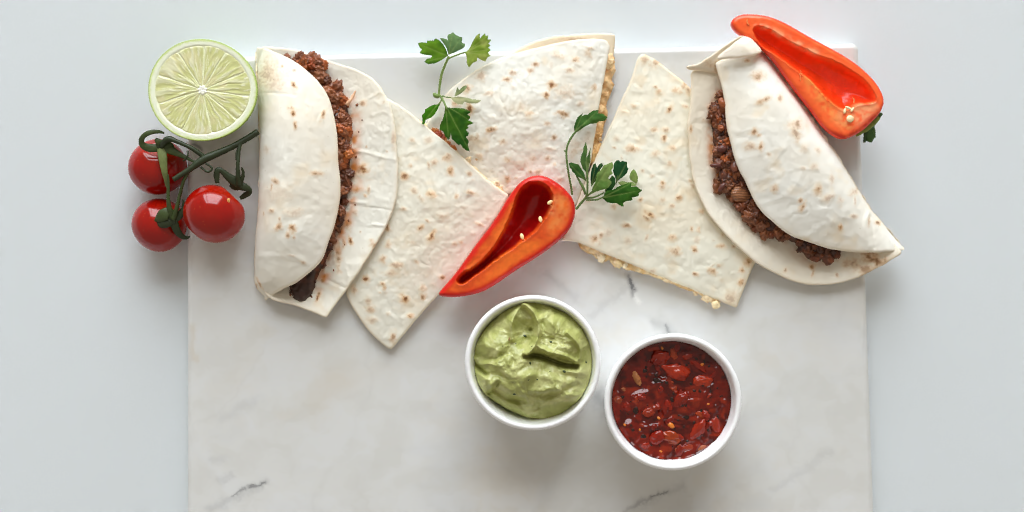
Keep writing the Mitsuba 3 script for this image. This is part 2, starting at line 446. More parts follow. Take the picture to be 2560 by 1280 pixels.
# --- left taco
K = 'meat_taco'
t1_open = [(662, 752), (682, 737), (707, 722), (735, 710), (755, 697), (780, 677), (800, 657), (810, 640), (819, 612), (825, 595), (835, 565), (845, 525), (850, 495), (851, 457), (847, 420), (845, 400), (844, 350),
           (837, 300), (829, 265), (820, 240), (805, 215), (785, 192), (760, 171), (735, 151), (715, 141), (690, 130), (662, 120), (647, 117)]
t1_fold = [(639, 117), (641, 160), (644, 225), (646, 325), (647, 420), (644, 520), (637, 595), (634, 670), (635, 712), (641, 724), (659, 742)]
t1_flap = t1_fold + [(662, 752), (662, 752)] + t1_open[1:]
ctrl = [(641, 120, ZB + 9), (645, 250, ZB + 19), (647, 420, ZB + 21), (640, 600, ZB + 19), (637, 720, ZB + 11), (662, 752, ZB + 9), (735, 710, ZB + 15), (800, 657, ZB + 16), (845, 525, ZB + 17), (848, 420, ZB + 18),
        (837, 300, ZB + 18), (785, 192, ZB + 16), (690, 130, ZB + 11), (740, 450, ZB + 25), (740, 300, ZB + 24), (720, 600, ZB + 23), (800, 420, ZB + 22), (690, 200, ZB + 18), (680, 690, ZB + 16)]
sp = [(735, 213, 5, 10, -35, 1), (733, 284, 5, 8, 0, 1), (729, 270, 9, 5, 20, .5), (738, 313, 4, 9, 0, .75), (808, 287, 5, 11, 20, .75), (706, 166, 3, 3, 0, .9), (737, 175, 5, 4, 0, .35), (790, 434, 13, 6, 0, .65), (688, 452, 9, 6, 30, .6),
      (679, 467, 3, 9, 0, .6), (697, 567, 11, 6, -35, .65), (732, 572, 9, 9, 0, .85), (720, 588, 5, 7, 0, .75), (699, 547, 3, 5, 0, .5), (735, 594, 3, 4, 0, .5), (659, 534, 2, 4, 0, .5), (668, 185, 36, 36, 0, .42), (735, 530, 20, 10, 0, .25),
      (642, 305, 3, 22, 0, .9), (647, 707, 4, 13, -30, .7), (638, 722, 5, 4, 0, .7), (640, 715, 4, 10, 10, .5), (700, 480, 30, 22, 0, .15), (680, 215, 30, 14, 0, .3)]
v, f, c, _ = tortilla_sheet(t1_flap, ctrl, sp, fold=(t1_fold, 13, 14), seed=1, creases=[([(650, 232), (700, 233), (740, 238)], .6, -.22), ([(648, 640), (700, 640), (760, 650)], 1.6, .3)], nrandom=4, rough=.82, base=(233, 231, 220))
add(K + '__flap', v, f, 'mat_tortilla', c)
t1_base = [(641, 124), (650, 116), (675, 115), (705, 118), (730, 121), (760, 129), (790, 140), (820, 150), (850, 160), (880, 169), (907, 180), (930, 194), (947, 211), (957, 227), (968, 246), (980, 270), (989, 320), (991, 370), (995, 420), (995, 457),
           (990, 500), (982, 527), (965, 570), (945, 602), (922, 642), (900, 675), (880, 705), (862, 731), (842, 757), (825, 780), (816, 794), (814, 795), (800, 789), (780, 780), (750, 769), (725, 762), (705, 758), (682, 752), (660, 735), (648, 700), (652, 600), (655, 420), (652, 250)]
ctrl = [(645, 124, ZB + 5), (652, 250, ZB + 2.5), (655, 420, ZB + 2.5), (652, 600, ZB + 2.5), (648, 700, ZB + 3), (700, 400, ZB + 2.5), (760, 400, ZB + 3), (830, 400, ZB + 4), (900, 400, ZB + 7), (960, 400, ZB + 11), (994, 440, ZB + 12.5), (860, 200, ZB + 4), (790, 140, ZB + 5.5),
        (705, 118, ZB + 8), (940, 205, ZB + 7.5), (975, 270, ZB + 11.5), (960, 570, ZB + 12), (900, 560, ZB + 8), (900, 675, ZB + 12), (860, 600, ZB + 6), (850, 690, ZB + 7.5), (862, 731, ZB + 10.5), (830, 740, ZB + 5), (815, 794, ZB + 8), (750, 769, ZB + 8.5), (705, 758, ZB + 9), (682, 750, ZB + 9),
        (760, 720, ZB + 2.5), (700, 710, ZB + 2.5), (800, 600, ZB + 3), (780, 758, ZB + 4.2)]
sp = [(908, 420, 11, 12, 0, 1), (893, 427, 24, 16, 0, .5), (893, 475, 15, 7, 0, .6), (912, 490, 4, 4, 0, 1), (922, 475, 4, 8, 0, .5), (876, 602, 5, 10, -20, 1), (935, 611, 11, 8, 30, .6), (868, 560, 8, 14, 0, .6), (846, 640, 8, 24, 0, .6), (847, 672, 6, 10, 0, .5), (795, 743, 4, 11, 20, 1),
      (811, 690, 2, 4, 0, .9), (960, 255, 5, 5, 0, .3), (985, 350, 5, 22, 0, .35), (901, 580, 2, 2, 0, .7), (916, 367, 2, 3, 0, .6), (860, 607, 5, 12, 0, .5), (888, 533, 8, 6, 0, .35), (972, 205, 6, 5, 0, .2), (806, 702, 5, 5, 0, .5)]
gr = [([(830, 215), (884, 290), (884, 400), (880, 480), (862, 560), (838, 620), (800, 710)], 3.2, .95), ([(872, 260), (884, 245), (893, 232)], .9, .7), ([(884, 420), (905, 470), (880, 470)], 3.0, .4)]
v, f, c, z1 = tortilla_sheet(t1_base, ctrl, sp, seed=2, grease=gr, nrandom=4, rough=.85, creases=[([(862, 500), (880, 505), (912, 508)], .8, .4), ([(880, 380), (910, 378), (950, 392), (990, 400)], .8, .32), ([(910, 518), (950, 520), (985, 528)], .5, -.25), ([(930, 560), (960, 565)], .7, .4),
        ([(925, 245), (950, 230), (962, 232)], .8, .28), ([(930, 290), (960, 275), (985, 300)], .7, .22), ([(945, 400), (965, 360), (960, 330)], .8, .35), ([(820, 700), (850, 715), (868, 722)], .8, -.4), ([(870, 690), (866, 672), (868, 660)], .7, .4)])
add(K + '__lower_layer', v, f, 'mat_tortilla', c)
band1 = [(700, 135), (720, 140), (760, 149), (785, 146), (812, 156), (800, 190), (820, 200), (837, 225), (868, 236), (865, 260), (875, 290), (877, 315), (866, 350), (878, 377), (876, 415), (877, 445), (870, 475), (860, 507), (853, 540), (836, 582), (818, 645), (808, 670), (786, 700), (784, 728), (762, 762),
         (723, 748), (725, 700), (740, 600), (760, 450), (760, 300), (735, 200)]
pc = [(x, y, ZB + 8) for x, y in band1[:26]] + [(740, 600, ZB + 12), (760, 450, ZB + 13), (760, 300, ZB + 12), (735, 200, ZB + 9), (800, 450, ZB + 12), (810, 300, ZB + 12), (785, 640, ZB + 9), (755, 730, ZB + 6)]
rng = np.random.default_rng(21)
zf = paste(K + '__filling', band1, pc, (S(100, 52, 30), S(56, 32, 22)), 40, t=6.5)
zz = lambda p: zf(p) - 1.0 if p[1] < 560 else zf(p) - 1.0 - 3.5 * min(1, (p[1] - 560) / 120)
upper = [(715, 138), (760, 149), (785, 146), (814, 154), (803, 190), (820, 200), (838, 225), (870, 236), (866, 260), (877, 290), (878, 315), (867, 350), (880, 377), (877, 415), (840, 415), (835, 330), (822, 270), (800, 225), (770, 190), (735, 160)]
upper = [(x - 6 if x > 845 else x - 2, y) for x, y in upper]
crumbles(K, 'filling__meat_crumble', upper, 76, 8.5, zz, (5, 15), MEAT + MEAT[:2] + SAUCE[:1], rng)
lower = [(840, 415), (877, 415), (877, 445), (871, 475), (861, 507), (854, 540), (837, 582), (819, 645), (809, 670), (786, 700), (785, 728), (762, 760), (726, 746), (730, 712), (780, 670), (808, 630), (840, 520)]
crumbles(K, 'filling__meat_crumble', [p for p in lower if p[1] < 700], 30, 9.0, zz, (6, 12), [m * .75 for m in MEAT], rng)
crumbles(K, 'filling__meat_crumble', [(730, 712), (785, 680), (790, 700), (785, 728), (762, 760), (726, 748)], 22, 8.0, zz, (5, 10), [m * .38 for m in MEAT], rng)  # meat darkened here: shade under the flap put into the colour
crumbles(K, 'filling__meat_crumble', [(760, 152), (800, 152), (800, 170), (770, 175)], 6, 8, lambda p: zf(p) + 1.5, (8, 12), SAUCE + MEAT[:2], rng)
crumbles(K, 'filling__meat_crumble', [(855, 385), (874, 385), (874, 412), (850, 412)], 3, 9, lambda p: zf(p) + 1, (8, 11), SAUCE, rng, rough=.3)
v, f = tube([A(868, 262, ZB + 10), A(874, 252, ZB + 11), A(882, 240, ZB + 10), A(889, 227, ZB + 10)], [1.2, .8, .6, .5], seed=3, wob=.25)
add(K + '__filling__onion_strip', v, f, 'mat_meat', S(222, 176, 140))
for x, y, r in [(893, 262, .5), (897, 330, .35), (890, 392, .5), (888, 512, .4), (872, 552, .5), (862, 612, .45), (835, 676, .5), (905, 300, .3)]:
    zc_ = float(z1(W(np.array([x, y], float), ZB + 6))[0])
    v, f = blob(A(x, y, zc_ + .1), (r * 1.4, r, r * .8), x, 0, y * .1, 2, .4)
    add(num(K + '__filling__meat_crumble'), v, f, 'mat_meat', S(128, 72, 40) * np.ones_like(v))
tag(K, 'meat taco folded in a white flour tortilla next to the lime half', 'taco', 'folded tacos on the board')
labels[K + '__filling'] = {'label': 'crumbled brown minced meat spilling from the left taco'}

# --- right taco
K = 'meat_taco_001'
t2_fold = [(1865, 87), (1877, 92), (1895, 112), (1910, 130), (1927, 150), (1952, 187), (1977, 222), (2002, 255), (2027, 292), (2045, 320), (2077, 362), (2115, 420), (2140, 460), (2160, 495), (2177, 522), (2202, 552), (2235, 590), (2260, 619)]
t2_open = [(2261, 625), (2235, 628), (2177, 632), (2140, 631), (2102, 627), (2065, 620), (2027, 607), (1990, 595), (1965, 582), (1940, 560), (1910, 537), (1890, 510), (1875, 480), (1860, 445), (1845, 420), (1835, 390), (1825, 350), (1817, 320), (1815, 295), (1812, 270), (1809, 235), (1802, 205), (1794, 180), (1789, 160)]
t2_flap = t2_fold[2:] + [(2262, 622)] + t2_open + [(1789, 156), (1800, 150), (1825, 140), (1865, 130), (1890, 118)]
ctrl = [(1895, 114, ZB + 19), (1952, 187, ZB + 22), (2027, 292, ZB + 23), (2115, 420, ZB + 21), (2177, 522, ZB + 17), (2260, 619, ZB + 12), (2177, 632, ZB + 13), (2102, 627, ZB + 14.5), (1990, 595, ZB + 17), (1910, 537, ZB + 18), (1860, 445, ZB + 18), (1825, 350, ZB + 18), (1810, 250, ZB + 17), (1789, 160, ZB + 16),
        (1840, 150, ZB + 18), (1890, 250, ZB + 23), (1930, 350, ZB + 25), (1980, 450, ZB + 25), (2060, 540, ZB + 22), (2150, 590, ZB + 16), (1890, 400, ZB + 22)]
sp = [(1894, 190, 15, 12, 0, .62), (1910, 250, 16, 6, -25, .62), (1949, 246, 8, 7, 0, .45), (1990, 312, 17, 14, 0, .55), (1994, 306, 7, 7, 0, .5), (1866, 151, 7, 4, 0, .7), (1885, 329, 10, 7, -30, .65), (1897, 338, 5, 4, 0, .8), (1988, 332, 10, 18, -20, .5), (1875, 365, 15, 11, 0, .45), (1902, 367, 6, 11, 0, .65), (2046, 375, 8, 8, 0, .35), (1937, 472, 8, 9, 0, .7),
      (2035, 415, 9, 9, 0, .3), (2046, 474, 9, 13, 20, .62), (2070, 495, 16, 9, -20, .32), (2001, 502, 6, 6, 0, .7), (2008, 515, 6, 11, 25, .8), (2135, 480, 14, 8, -20, .45), (2101, 569, 5, 7, 0, .9), (2172, 555, 4, 12, 10, .5), (2195, 557, 9, 5, 0, .7), (2135, 540, 9, 5, 0, .35), (2100, 500, 9, 9, 0, .25), (2080, 445, 6, 12, 0, .25), (2010, 370, 8, 10, 0, .25)]
v, f, c, _ = tortilla_sheet(t2_flap, ctrl, sp, fold=(t2_fold[2:], 13, 13), seed=5, nrandom=3, rough=.75, base=(236, 235, 226), creases=[([(2172, 640), (2170, 600), (2160, 560), (2172, 530)], 1.2, .7), ([(2186, 620), (2182, 570), (2175, 545)], .8, -.4), ([(1985, 535), (2010, 538), (2025, 525), (2020, 510)], .7, -.2),
        ([(2020, 590), (2060, 560), (2110, 545)], 1.4,   .2), ([(1850, 395), (1890, 390), (1930, 375), (1960, 372)], 1.4, .16), ([(1870, 455), (1910, 450), (1950, 440)], 1.3, .14), ([(1900, 510), (1950, 500), (1985, 470)], 1.4, .16), ([(2100, 560), (2120, 520), (2150, 500)], 1.3, .15)])
add(K + '__flap', v, f, 'mat_tortilla', c)
t2_base = [(1727, 172), (1728, 205), (1727, 250), (1722, 285), (1717, 312), (1721, 345), (1724, 400), (1734, 457), (1750, 495), (1770, 535), (1795, 565), (1827, 600), (1855, 627), (1885, 654), (1945, 688), (1998, 709), (2033, 714), (2086, 712), (2138, 698), (2191, 672), (2244, 642), (2260, 628), (2230, 605), (2170, 540), (2110, 440), (2040, 335), (1960, 225), (1900, 150), (1830, 155), (1780, 168)]
ctrl = [(1727, 172, ZB + 14), (1728, 250, ZB + 14), (1721, 330, ZB + 14), (1734, 457, ZB + 13.5), (1770, 535, ZB + 13.5), (1827, 600, ZB + 13), (1885, 654, ZB + 11), (1945, 688, ZB + 7), (2033, 714, ZB + 5.5), (2138, 698, ZB + 6.5), (2244, 642, ZB + 9), (2260, 628, ZB + 10), (2110, 440, ZB + 2.5), (1960, 225, ZB + 3), (1840, 200, ZB + 6), (1780, 300, ZB + 9.5), (1830, 400, ZB + 6),
        (1800, 480, ZB + 9.5), (1880, 560, ZB + 6.5), (1960, 640, ZB + 4.5), (2060, 670, ZB + 4), (2150, 650, ZB + 5), (2000, 500, ZB + 2.5), (2080, 600, ZB + 3), (2170, 560, ZB + 3.5)]
sp = [(1726, 325, 4, 9, 0, .7), (2029, 664, 8, 7, 0, 1), (2033, 680, 3, 9, 20, .8), (1963, 675, 3, 5, 20, .5), (2093, 689, 3, 5, -20, .5), (2200, 655, 60, 16, 30, .7), (2160, 672, 60, 16, 25, .5), (1790, 245, 6, 9, 0, .65), (1759, 298, 5, 5, 0, .5), (1733, 453, 4, 5, 0, .3), (1752, 530, 4, 5, 0, .2)]  # long tan spots toward the tip mix toast with painted shading
gr = [([(1796, 235), (1772, 280), (1778, 330), (1780, 400), (1796, 440), (1795, 470)], 2.3, 1.0), ([(1870, 540), (1895, 575)], 1.2, .5), ([(1960, 600), (2010, 650), (2060, 660)], 2.4, .35)]
v, f, c, _ = tortilla_sheet(t2_base, ctrl, sp, seed=6, grease=gr, nrandom=4, rough=.8, base=(233, 227, 211))
add(K + '__lower_layer', v, f, 'mat_tortilla', c)
back = [(1713, 168), (1722, 163), (1745, 160), (1760, 150), (1790, 130), (1820, 107), (1850, 89), (1857, 86), (1868, 92), (1860, 120), (1830, 150), (1800, 165), (1797, 184), (1780, 182), (1750, 174), (1727, 176)]
ctrl = [(1713, 168, ZB + 16), (1760, 150, ZB + 18), (1820, 107, ZB + 20), (1857, 86, ZB + 20), (1800, 150, ZB + 12), (1797, 184, ZB + 11.5), (1750, 174, ZB + 14.5), (1840, 120, ZB + 16), (1775, 160, ZB + 14)]
v, f, c, _ = tortilla_sheet(back, ctrl, [(1785, 166, 26, 9, 25, .6)], seed=8, h=.45, rough=.25, base=(238, 228, 208), t=2.0)
add(K + '__back_edge', v, f, 'mat_tortilla', c)
endf = [(1793, 143), (1805, 131), (1822, 119), (1840, 104), (1857, 91), (1866, 88), (1878, 93), (1894, 111), (1908, 128), (1898, 134), (1885, 138), (1852, 145), (1815, 147), (1797, 150)]
ctrl = [(1793, 145, ZB + 21), (1822, 119, ZB + 23), (1862, 88, ZB + 23), (1894, 111, ZB + 22), (1906, 128, ZB + 23.5), (1885, 138, ZB + 24), (1815, 146, ZB + 22.5), (1855, 118, ZB + 26), (1880, 118, ZB + 26)]
v, f, c, _ = tortilla_sheet(endf, ctrl, [(1868, 96, 7, 3, 0, .3)], seed=9, h=.45, rough=.4, t=2.2, base=(238, 232, 220), fold=([(1862, 88), (1878, 93), (1894, 111), (1908, 128)], 6, 6))
add(K + '__end_fold', v, f, 'mat_tortilla', c)
band2 = [(1805, 225), (1790, 250), (1774, 272), (1777, 295), (1783, 320), (1785, 350), (1783, 372), (1782, 400), (1800, 425), (1796, 455), (1800, 474), (1822, 470), (1826, 495), (1836, 510), (1866, 535), (1870, 548), (1890, 570), (1915, 588), (1938, 586), (1975, 597), (2000, 615), (2015, 638), (2030, 648), (2060, 648), (2080, 641), (2110, 636), (2100, 600), (2000, 540), (1930, 450), (1880, 330), (1850, 240)]
pc = [(x, y, ZB + (13 if y < 480 else 10)) for x, y in band2[:26]] + [(2100, 600, ZB + 9), (2000, 540, ZB + 14), (1930, 450, ZB + 14), (1880, 330, ZB + 14), (1850, 240, ZB + 12), (1830, 350, ZB + 15), (2040, 620, ZB + 8)]
zf2 = paste(K + '__filling', band2, pc, (S(74, 38, 26), S(52, 28, 22)), 60, t=5.0)
rng = np.random.default_rng(5)
up2 = [(1808, 225), (1790, 250), (1776, 272), (1779, 300), (1784, 320), (1785, 350), (1783, 400), (1800, 420), (1800, 440), (1855, 445), (1838, 400), (1820, 330), (1814, 270)]
crumbles(K, 'filling__bean', [p for p in up2 if p[1] > 255], 4, 15, lambda p: zf2(p) - .3, (10, 14), BEAN, rng, rough=.07, stretch=(1.3, 1.7), vary=.10)
up2 = [(x + 7 if x < 1805 else x, y) for x, y in up2]
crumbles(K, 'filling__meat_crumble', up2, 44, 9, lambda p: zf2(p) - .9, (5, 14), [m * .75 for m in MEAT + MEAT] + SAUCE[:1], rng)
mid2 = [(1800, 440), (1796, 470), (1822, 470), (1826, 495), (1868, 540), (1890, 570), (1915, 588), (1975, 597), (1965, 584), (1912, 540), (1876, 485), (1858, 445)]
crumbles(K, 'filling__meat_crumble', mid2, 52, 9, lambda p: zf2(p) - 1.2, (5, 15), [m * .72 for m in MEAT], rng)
crumbles(K, 'filling__meat_crumble', [(1990, 602), (2012, 636), (2040, 646), (2080, 640), (2105, 634), (2060, 622)], 14, 12, lambda p: zf2(p) - 1.0, (8, 13), [m * .5 for m in MEAT], rng)  # darker palette paints the shade at this lower end
for (x, y, rx, ry, a) in [(1790, 414, 14, 6, 0), (1804, 372, 13, 9, .2), (1804, 468, 13, 6, .9)]:
    v, f = blob(A(x, y, ZB + 15.5), (rx * .2, ry * .2, ry * .2), a, 0, x * .1, 3, .10)
    add(num(K + '__filling__bean'), v, f, 'mat_meat', S(90, 46, 36) * (1 + .2 * nz(v, 1.1, 3))[:, None])
for (x, y, rx, ry) in [(1805, 258, 9, 12), (1802, 320, 8, 7)]:
    v, f = blob(A(x, y, ZB + 16), (rx * .2, ry * .2, 1.8), .3, 0, x * .3, 3, .25)
    add(num(K + '__filling__meat_crumble'), v, f, 'mat_meat', S(150, 80, 42) * (1 + .25 * nz(v, .8, 3))[:, None])
# a translucent brown piece of onion: curved, ribbed along its length
v, f = blob(A(1852, 484, ZB + 13.0), (5.4, 3.9, 2.0), -.15, .25, 3, 4, .10)
rib = np.sin((v[:, 1] - v[:, 1].mean()) * 5.0 + .5 * np.sin(v[:, 0]))
v[:, 2] += .10 * rib
add(K + '__filling__onion_piece', v, f, 'mat_meat', S(138, 90, 58) * (1 + .28 * rib + .15 * nz(v, 1.6, 2))[:, None])
tag(K, 'meat taco with dark beans folded in a white flour tortilla beside the orange pepper half', 'taco', 'folded tacos on the board')
labels[K + '__filling'] = {'label': 'dark meat and bean filling of the right taco'}

# ------------------------------------------------------------------ quesadilla wedges
CHEESE = [S(238, 220, 176), S(232, 208, 158), S(242, 228, 194), S(224, 192, 138), S(236, 216, 176)]


def strip_lumps(parent, line, n, inward, rng, size, z, palette=CHEESE, rough=.5, spread=4):
    l = resample(np.array(line, float), 4, False)
    for k in range(n):
        p = l[rng.integers(len(l))] + rng.normal(0, spread, 2) + np.array(inward) * rng.uniform(0, 1)
        s = rng.uniform(*size); r = np.array([s * rng.uniform(.9, 1.5), s * rng.uniform(.7, 1), s * .5]) * .2
        v, f = blob(A(p[0], p[1], z + rng.uniform(-.8, 1.2)), r, rng.uniform(0, 6.3), rng.uniform(-.4, .4), rng.uniform(0, 40), 3, rough, 2.2)
        c = palette[rng.integers(len(palette))]
        t = sstep(.3, .9, nz(v, 1.8, 4))[:, None] * .5
        col = c * (1 + .1 * nz(v, .9, 3))[:, None] * (1 - t) + t * S(206, 150, 88)
        add(num(f'{parent}__filling__filling_lump'), v, f, 'mat_cheese', col)


# --- left wedge
K = 'quesadilla_wedge'
q1_top = [(950, 236), (965, 243), (990, 257), (1025, 280), (1060, 312), (1100, 342), (1130, 370), (1182, 415), (1212, 445), (1240, 466), (1268, 484), (1272, 488), (1268, 500), (1240, 548), (1186, 619), (1147, 681), (1110, 722), (1087, 747), (1060, 777), (1030, 812), (1005, 842), (982, 870), (977, 873), (970, 871), (957, 862), (930, 837), (905, 807), (882, 772), (870, 747), (863, 730), (868, 712), (905, 640), (950, 560), (965, 460), (962, 380), (945, 300)]
ctrl = [(950, 240, ZB + 7.5), (1060, 312, ZB + 9), (1182, 415, ZB + 9.5), (1270, 487, ZB + 8.5), (1186, 619, ZB + 8), (1087, 747, ZB + 6), (977, 872, ZB + 4), (905, 807, ZB + 4), (866, 735, ZB + 4.5), (905, 640, ZB + 6.5), (950, 560, ZB + 7.5), (965, 460, ZB + 7.8), (945, 300, ZB + 7), (1050, 520, ZB + 11.5), (1120, 480, ZB + 11.5), (1000, 650, ZB + 9.5), (985, 770, ZB + 7), (1080, 640, ZB + 10), (1000, 400, ZB + 9.5), (1160, 560, ZB + 9.5)]
sp = [(1012, 440, 9, 9, 0, .75), (1125, 427, 8, 10, 0, .75), (1172, 434, 7, 6, 0, .5), (1076, 486, 11, 8, 0, .85), (1035, 477, 10, 8, 0, .35), (1141, 492, 4, 6, 0, .5), (1177, 482, 12, 5, 20, .55), (1010, 522, 7, 5, 0, .5), (1051, 570, 9, 6, -35, .8), (1081, 587, 6, 13, 25, .8), (969, 570, 5, 7, 0, .6), (970, 610, 8, 8, 0, .55), (1135, 609, 6, 5, 0, .5), (1152, 605, 6, 6, 0, .6),
      (957, 649, 8, 10, 0, .6), (992, 664, 14, 9, 0, .42), (975, 682, 15, 8, 0, .35), (1040, 654, 5, 5, 0, .5), (915, 699, 9, 8, 0, .85), (957, 710, 7, 7, 0, .7), (961, 720, 5, 7, 0, .8), (885, 725, 6, 12, 0, .55), (1105, 694, 7, 6, 20, .75), (1057, 722, 8, 9, 0, .4), (1012, 747, 10, 9, 0, 1), (1056, 740, 7, 9, 0, .7), (1026, 791, 7, 6, 0, .95), (982, 842, 8, 14, 0, .55),
      (925, 772, 11, 10, 0, .42), (931, 800, 12, 8, 0, .35), (970, 785, 6, 5, 0, .35), (921, 752, 7, 10, 0, .35), (1121, 395, 14, 10, 0, .55), (1086, 406, 8, 8, 0, .4), (1028, 350, 6, 6, 0, .4), (1027, 415, 5, 5, 0, .5), (1070, 350, 10, 8, 0, .25), (1105, 540, 12, 8, 0, .25)]
v, f, c, _ = tortilla_sheet(q1_top, ctrl, sp, seed=11, nrandom=16, rough=1.15, base=(230, 228, 214), t=1.9)
add(K + '__top_tortilla', v, f, 'mat_tortilla', c)
q1_bot = [(960, 250), (1000, 266), (1066, 318), (1136, 376), (1188, 421), (1246, 472), (1266, 486), (1240, 540), (1186, 612), (1100, 730), (1000, 842), (978, 868), (935, 836), (885, 770), (870, 735), (910, 640), (950, 560), (960, 380)]
v, f, c, _ = tortilla_sheet(q1_bot, [(x, y, ZB + 2.2) for x, y in q1_bot[::2]] + [(1050, 550, ZB + 2.2)], (), seed=12, h=1.2, rough=.3, t=1.8)
add(K + '__bottom_tortilla', v, f, 'mat_tortilla', c)
q1_edge = [(1062, 318), (1100, 346), (1130, 374), (1184, 418), (1214, 447), (1242, 469), (1262, 482)]
band = [(960, 250), (1062, 306), (1104, 338), (1138, 366), (1192, 410), (1222, 438), (1252, 462), (1268, 478), (1235, 540), (1180, 605), (1090, 720), (985, 830), (920, 790), (890, 730), (940, 600), (970, 400)]
paste(K + '__filling', band, [(x, y, ZB + 5.2) for x, y in band] + [(1060, 540, ZB + 8), (1000, 700, ZB + 6)], (S(238, 222, 180), S(228, 198, 142)), 70, 'mat_cheese', amp=.7, h=1.0, t=3.2)
strip_lumps(K, q1_edge, 6, (-2, 2), np.random.default_rng(3), (6, 11), ZB + 6.0, spread=2.5)
strip_lumps(K, [(1080, 330), (1105, 348), (1130, 372)], 9, (2, -3), np.random.default_rng(4), (5, 9), ZB + 6, [S(190, 110, 52), S(206, 140, 76)], spread=2.5)
tag(K, 'quesadilla wedge lying left of the middle with its tip pointing down', 'quesadilla', 'cut quesadilla wedges')

# --- middle wedge
K = 'quesadilla_wedge_001'
q2_top = [(1060, 322), (1066, 308), (1074, 296), (1090, 272), (1110, 240), (1127, 220), (1165, 192), (1202, 167), (1240, 148), (1277, 137), (1315, 125), (1365, 113), (1415, 102), (1465, 96), (1500, 97), (1517, 100), (1522, 110), (1526, 117), (1522, 135), (1515, 172), (1507, 215), (1497, 272), (1490, 322), (1482, 375), (1474, 418), (1460, 458), (1441, 512), (1434, 516), (1400, 505), (1340, 478), (1285, 484), (1256, 492), (1225, 468), (1170, 425), (1115, 375)]
ctrl = [(1066, 315, ZB + 4.5), (1127, 220, ZB + 5.5), (1240, 148, ZB + 6), (1365, 113, ZB + 8), (1500, 97, ZB + 10), (1526, 117, ZB + 10.5), (1507, 215, ZB + 10), (1490, 322, ZB + 9), (1474, 418, ZB + 8), (1441, 512, ZB + 6.5), (1340, 478, ZB + 6), (1256, 492, ZB + 5), (1170, 425, ZB + 4.5), (1115, 375, ZB + 4), (1300, 250, ZB + 11), (1400, 200, ZB + 12), (1400, 330, ZB + 11), (1300, 370, ZB + 9.5), (1200, 270, ZB + 8.5), (1380, 430, ZB + 8.5), (1220, 380, ZB + 7)]
sp = [(1379, 212, 9, 9, 30, .95), (1367, 236, 10, 8, 0, .75), (1487, 220, 6, 9, 0, .7), (1471, 129, 7, 7, 0, .6), (1439, 150, 8, 6, 0, .6), (1340, 160, 8, 6, 0, .6), (1326, 175, 8, 7, 0, .5), (1280, 181, 8, 7, 0, .5), (1267, 199, 8, 6, 0, .7), (1200, 190, 12, 12, 0, .35), (1407, 286, 13, 7, 0, .8), (1324, 287, 9, 7, 0, .6), (1227, 325, 11, 6, -25, 1), (1385, 344, 6, 6, 0, .6), (1175, 272, 8, 11, 0, .9),
      (1140, 260, 8, 8, 0, .9), (1169, 222, 9, 9, 0, .75), (1185, 344, 12, 8, 0, .45), (1257, 355, 8, 7, 0, .45), (1367, 310, 6, 6, 0, .4), (1415, 232, 24, 14, 0, .3), (1397, 140, 15, 7, 20, .35), (1425, 175, 9, 6, 0, .4), (1270, 399, 7, 7, 0, .8), (1196, 389, 8, 6, 0, .5), (1370, 395, 6, 6, 0, .5), (1386, 411, 5, 4, 0, .6), (1268, 448, 7, 7, 0, .7), (1327, 430, 6, 5, 0, .6), (1290, 445, 4, 4, 0, .5),
      (1398, 448, 8, 5, 0, .5), (1225, 233, 12, 6, 0, .3), (1120, 300, 16, 20, 0, .35), (1440, 360, 14, 12, 0, .3), (1470, 345, 8, 14, 0, .3), (1300, 410, 16, 9, 0, .2), (1430, 380, 9, 9, 0, .4)]
v, f, c, _ = tortilla_sheet(q2_top, ctrl, sp, seed=15, nrandom=16, rough=1.15, base=(234, 233, 223), t=1.9)
add(K + '__top_tortilla', v, f, 'mat_tortilla', c)
q2_bot = [(1068, 318), (1100, 260), (1165, 196), (1250, 146), (1277, 134), (1315, 110), (1345, 100), (1377, 91), (1427, 87), (1465, 82), (1502, 82), (1532, 84), (1538, 86), (1537, 105), (1536, 125), (1533, 150), (1526, 200), (1515, 260), (1505, 320), (1490, 380), (1474, 418), (1450, 470), (1400, 490), (1300, 470), (1240, 470), (1130, 370)]
v, f, c, _ = tortilla_sheet(q2_bot, [(1100, 280, ZB + 2.2), (1250, 146, ZB + 3), (1377, 91, ZB + 5.5), (1465, 82, ZB + 6.5), (1536, 86, ZB + 6), (1526, 200, ZB + 2.6), (1490, 380, ZB + 2.2), (1300, 470, ZB + 2.2), (1130, 370, ZB + 2.2), (1300, 300, ZB + 2.2), (1420, 130, ZB + 4.2), (1300, 180, ZB + 2.6)], [(1440, 100, 60, 9, 8, .35)], seed=16, h=.8, rough=.25, t=1.9, base=(244, 232, 206))
add(K + '__bottom_tortilla', v, f, 'mat_tortilla', c)
band = [(1090, 310), (1160, 215), (1270, 150), (1400, 112), (1505, 106), (1531, 140), (1541, 168), (1532, 190), (1530, 205), (1538, 210), (1528, 232), (1514, 268), (1522, 280), (1512, 310), (1508, 330), (1492, 380), (1472, 425), (1380, 470), (1260, 465), (1150, 385)]
paste(K + '__filling', band, [(x, y, ZB + 4.8) for x, y in band] + [(1512, 160, ZB + 6.5), (1500, 250, ZB + 6.5), (1350, 250, ZB + 8.5), (1250, 380, ZB + 6)], (S(236, 202, 150), S(214, 164, 106)), 75, 'mat_cheese', amp=.9, h=.8, t=3.0)
strip_lumps(K, [(1526, 150), (1530, 172), (1524, 195), (1524, 210), (1516, 240), (1508, 270), (1508, 285), (1500, 320), (1494, 355), (1486, 385), (1476, 415)], 14, (-6, 0), np.random.default_rng(8), (7, 15), ZB + 4.6, [S(236, 200, 146), S(230, 188, 126), S(240, 212, 164), S(216, 166, 104)], spread=3.2)
strip_lumps(K, [(1092, 336), (1102, 345)], 3, (0, 0), np.random.default_rng(9), (5, 8), ZB + 6.5, [S(150, 60, 26)], spread=2)
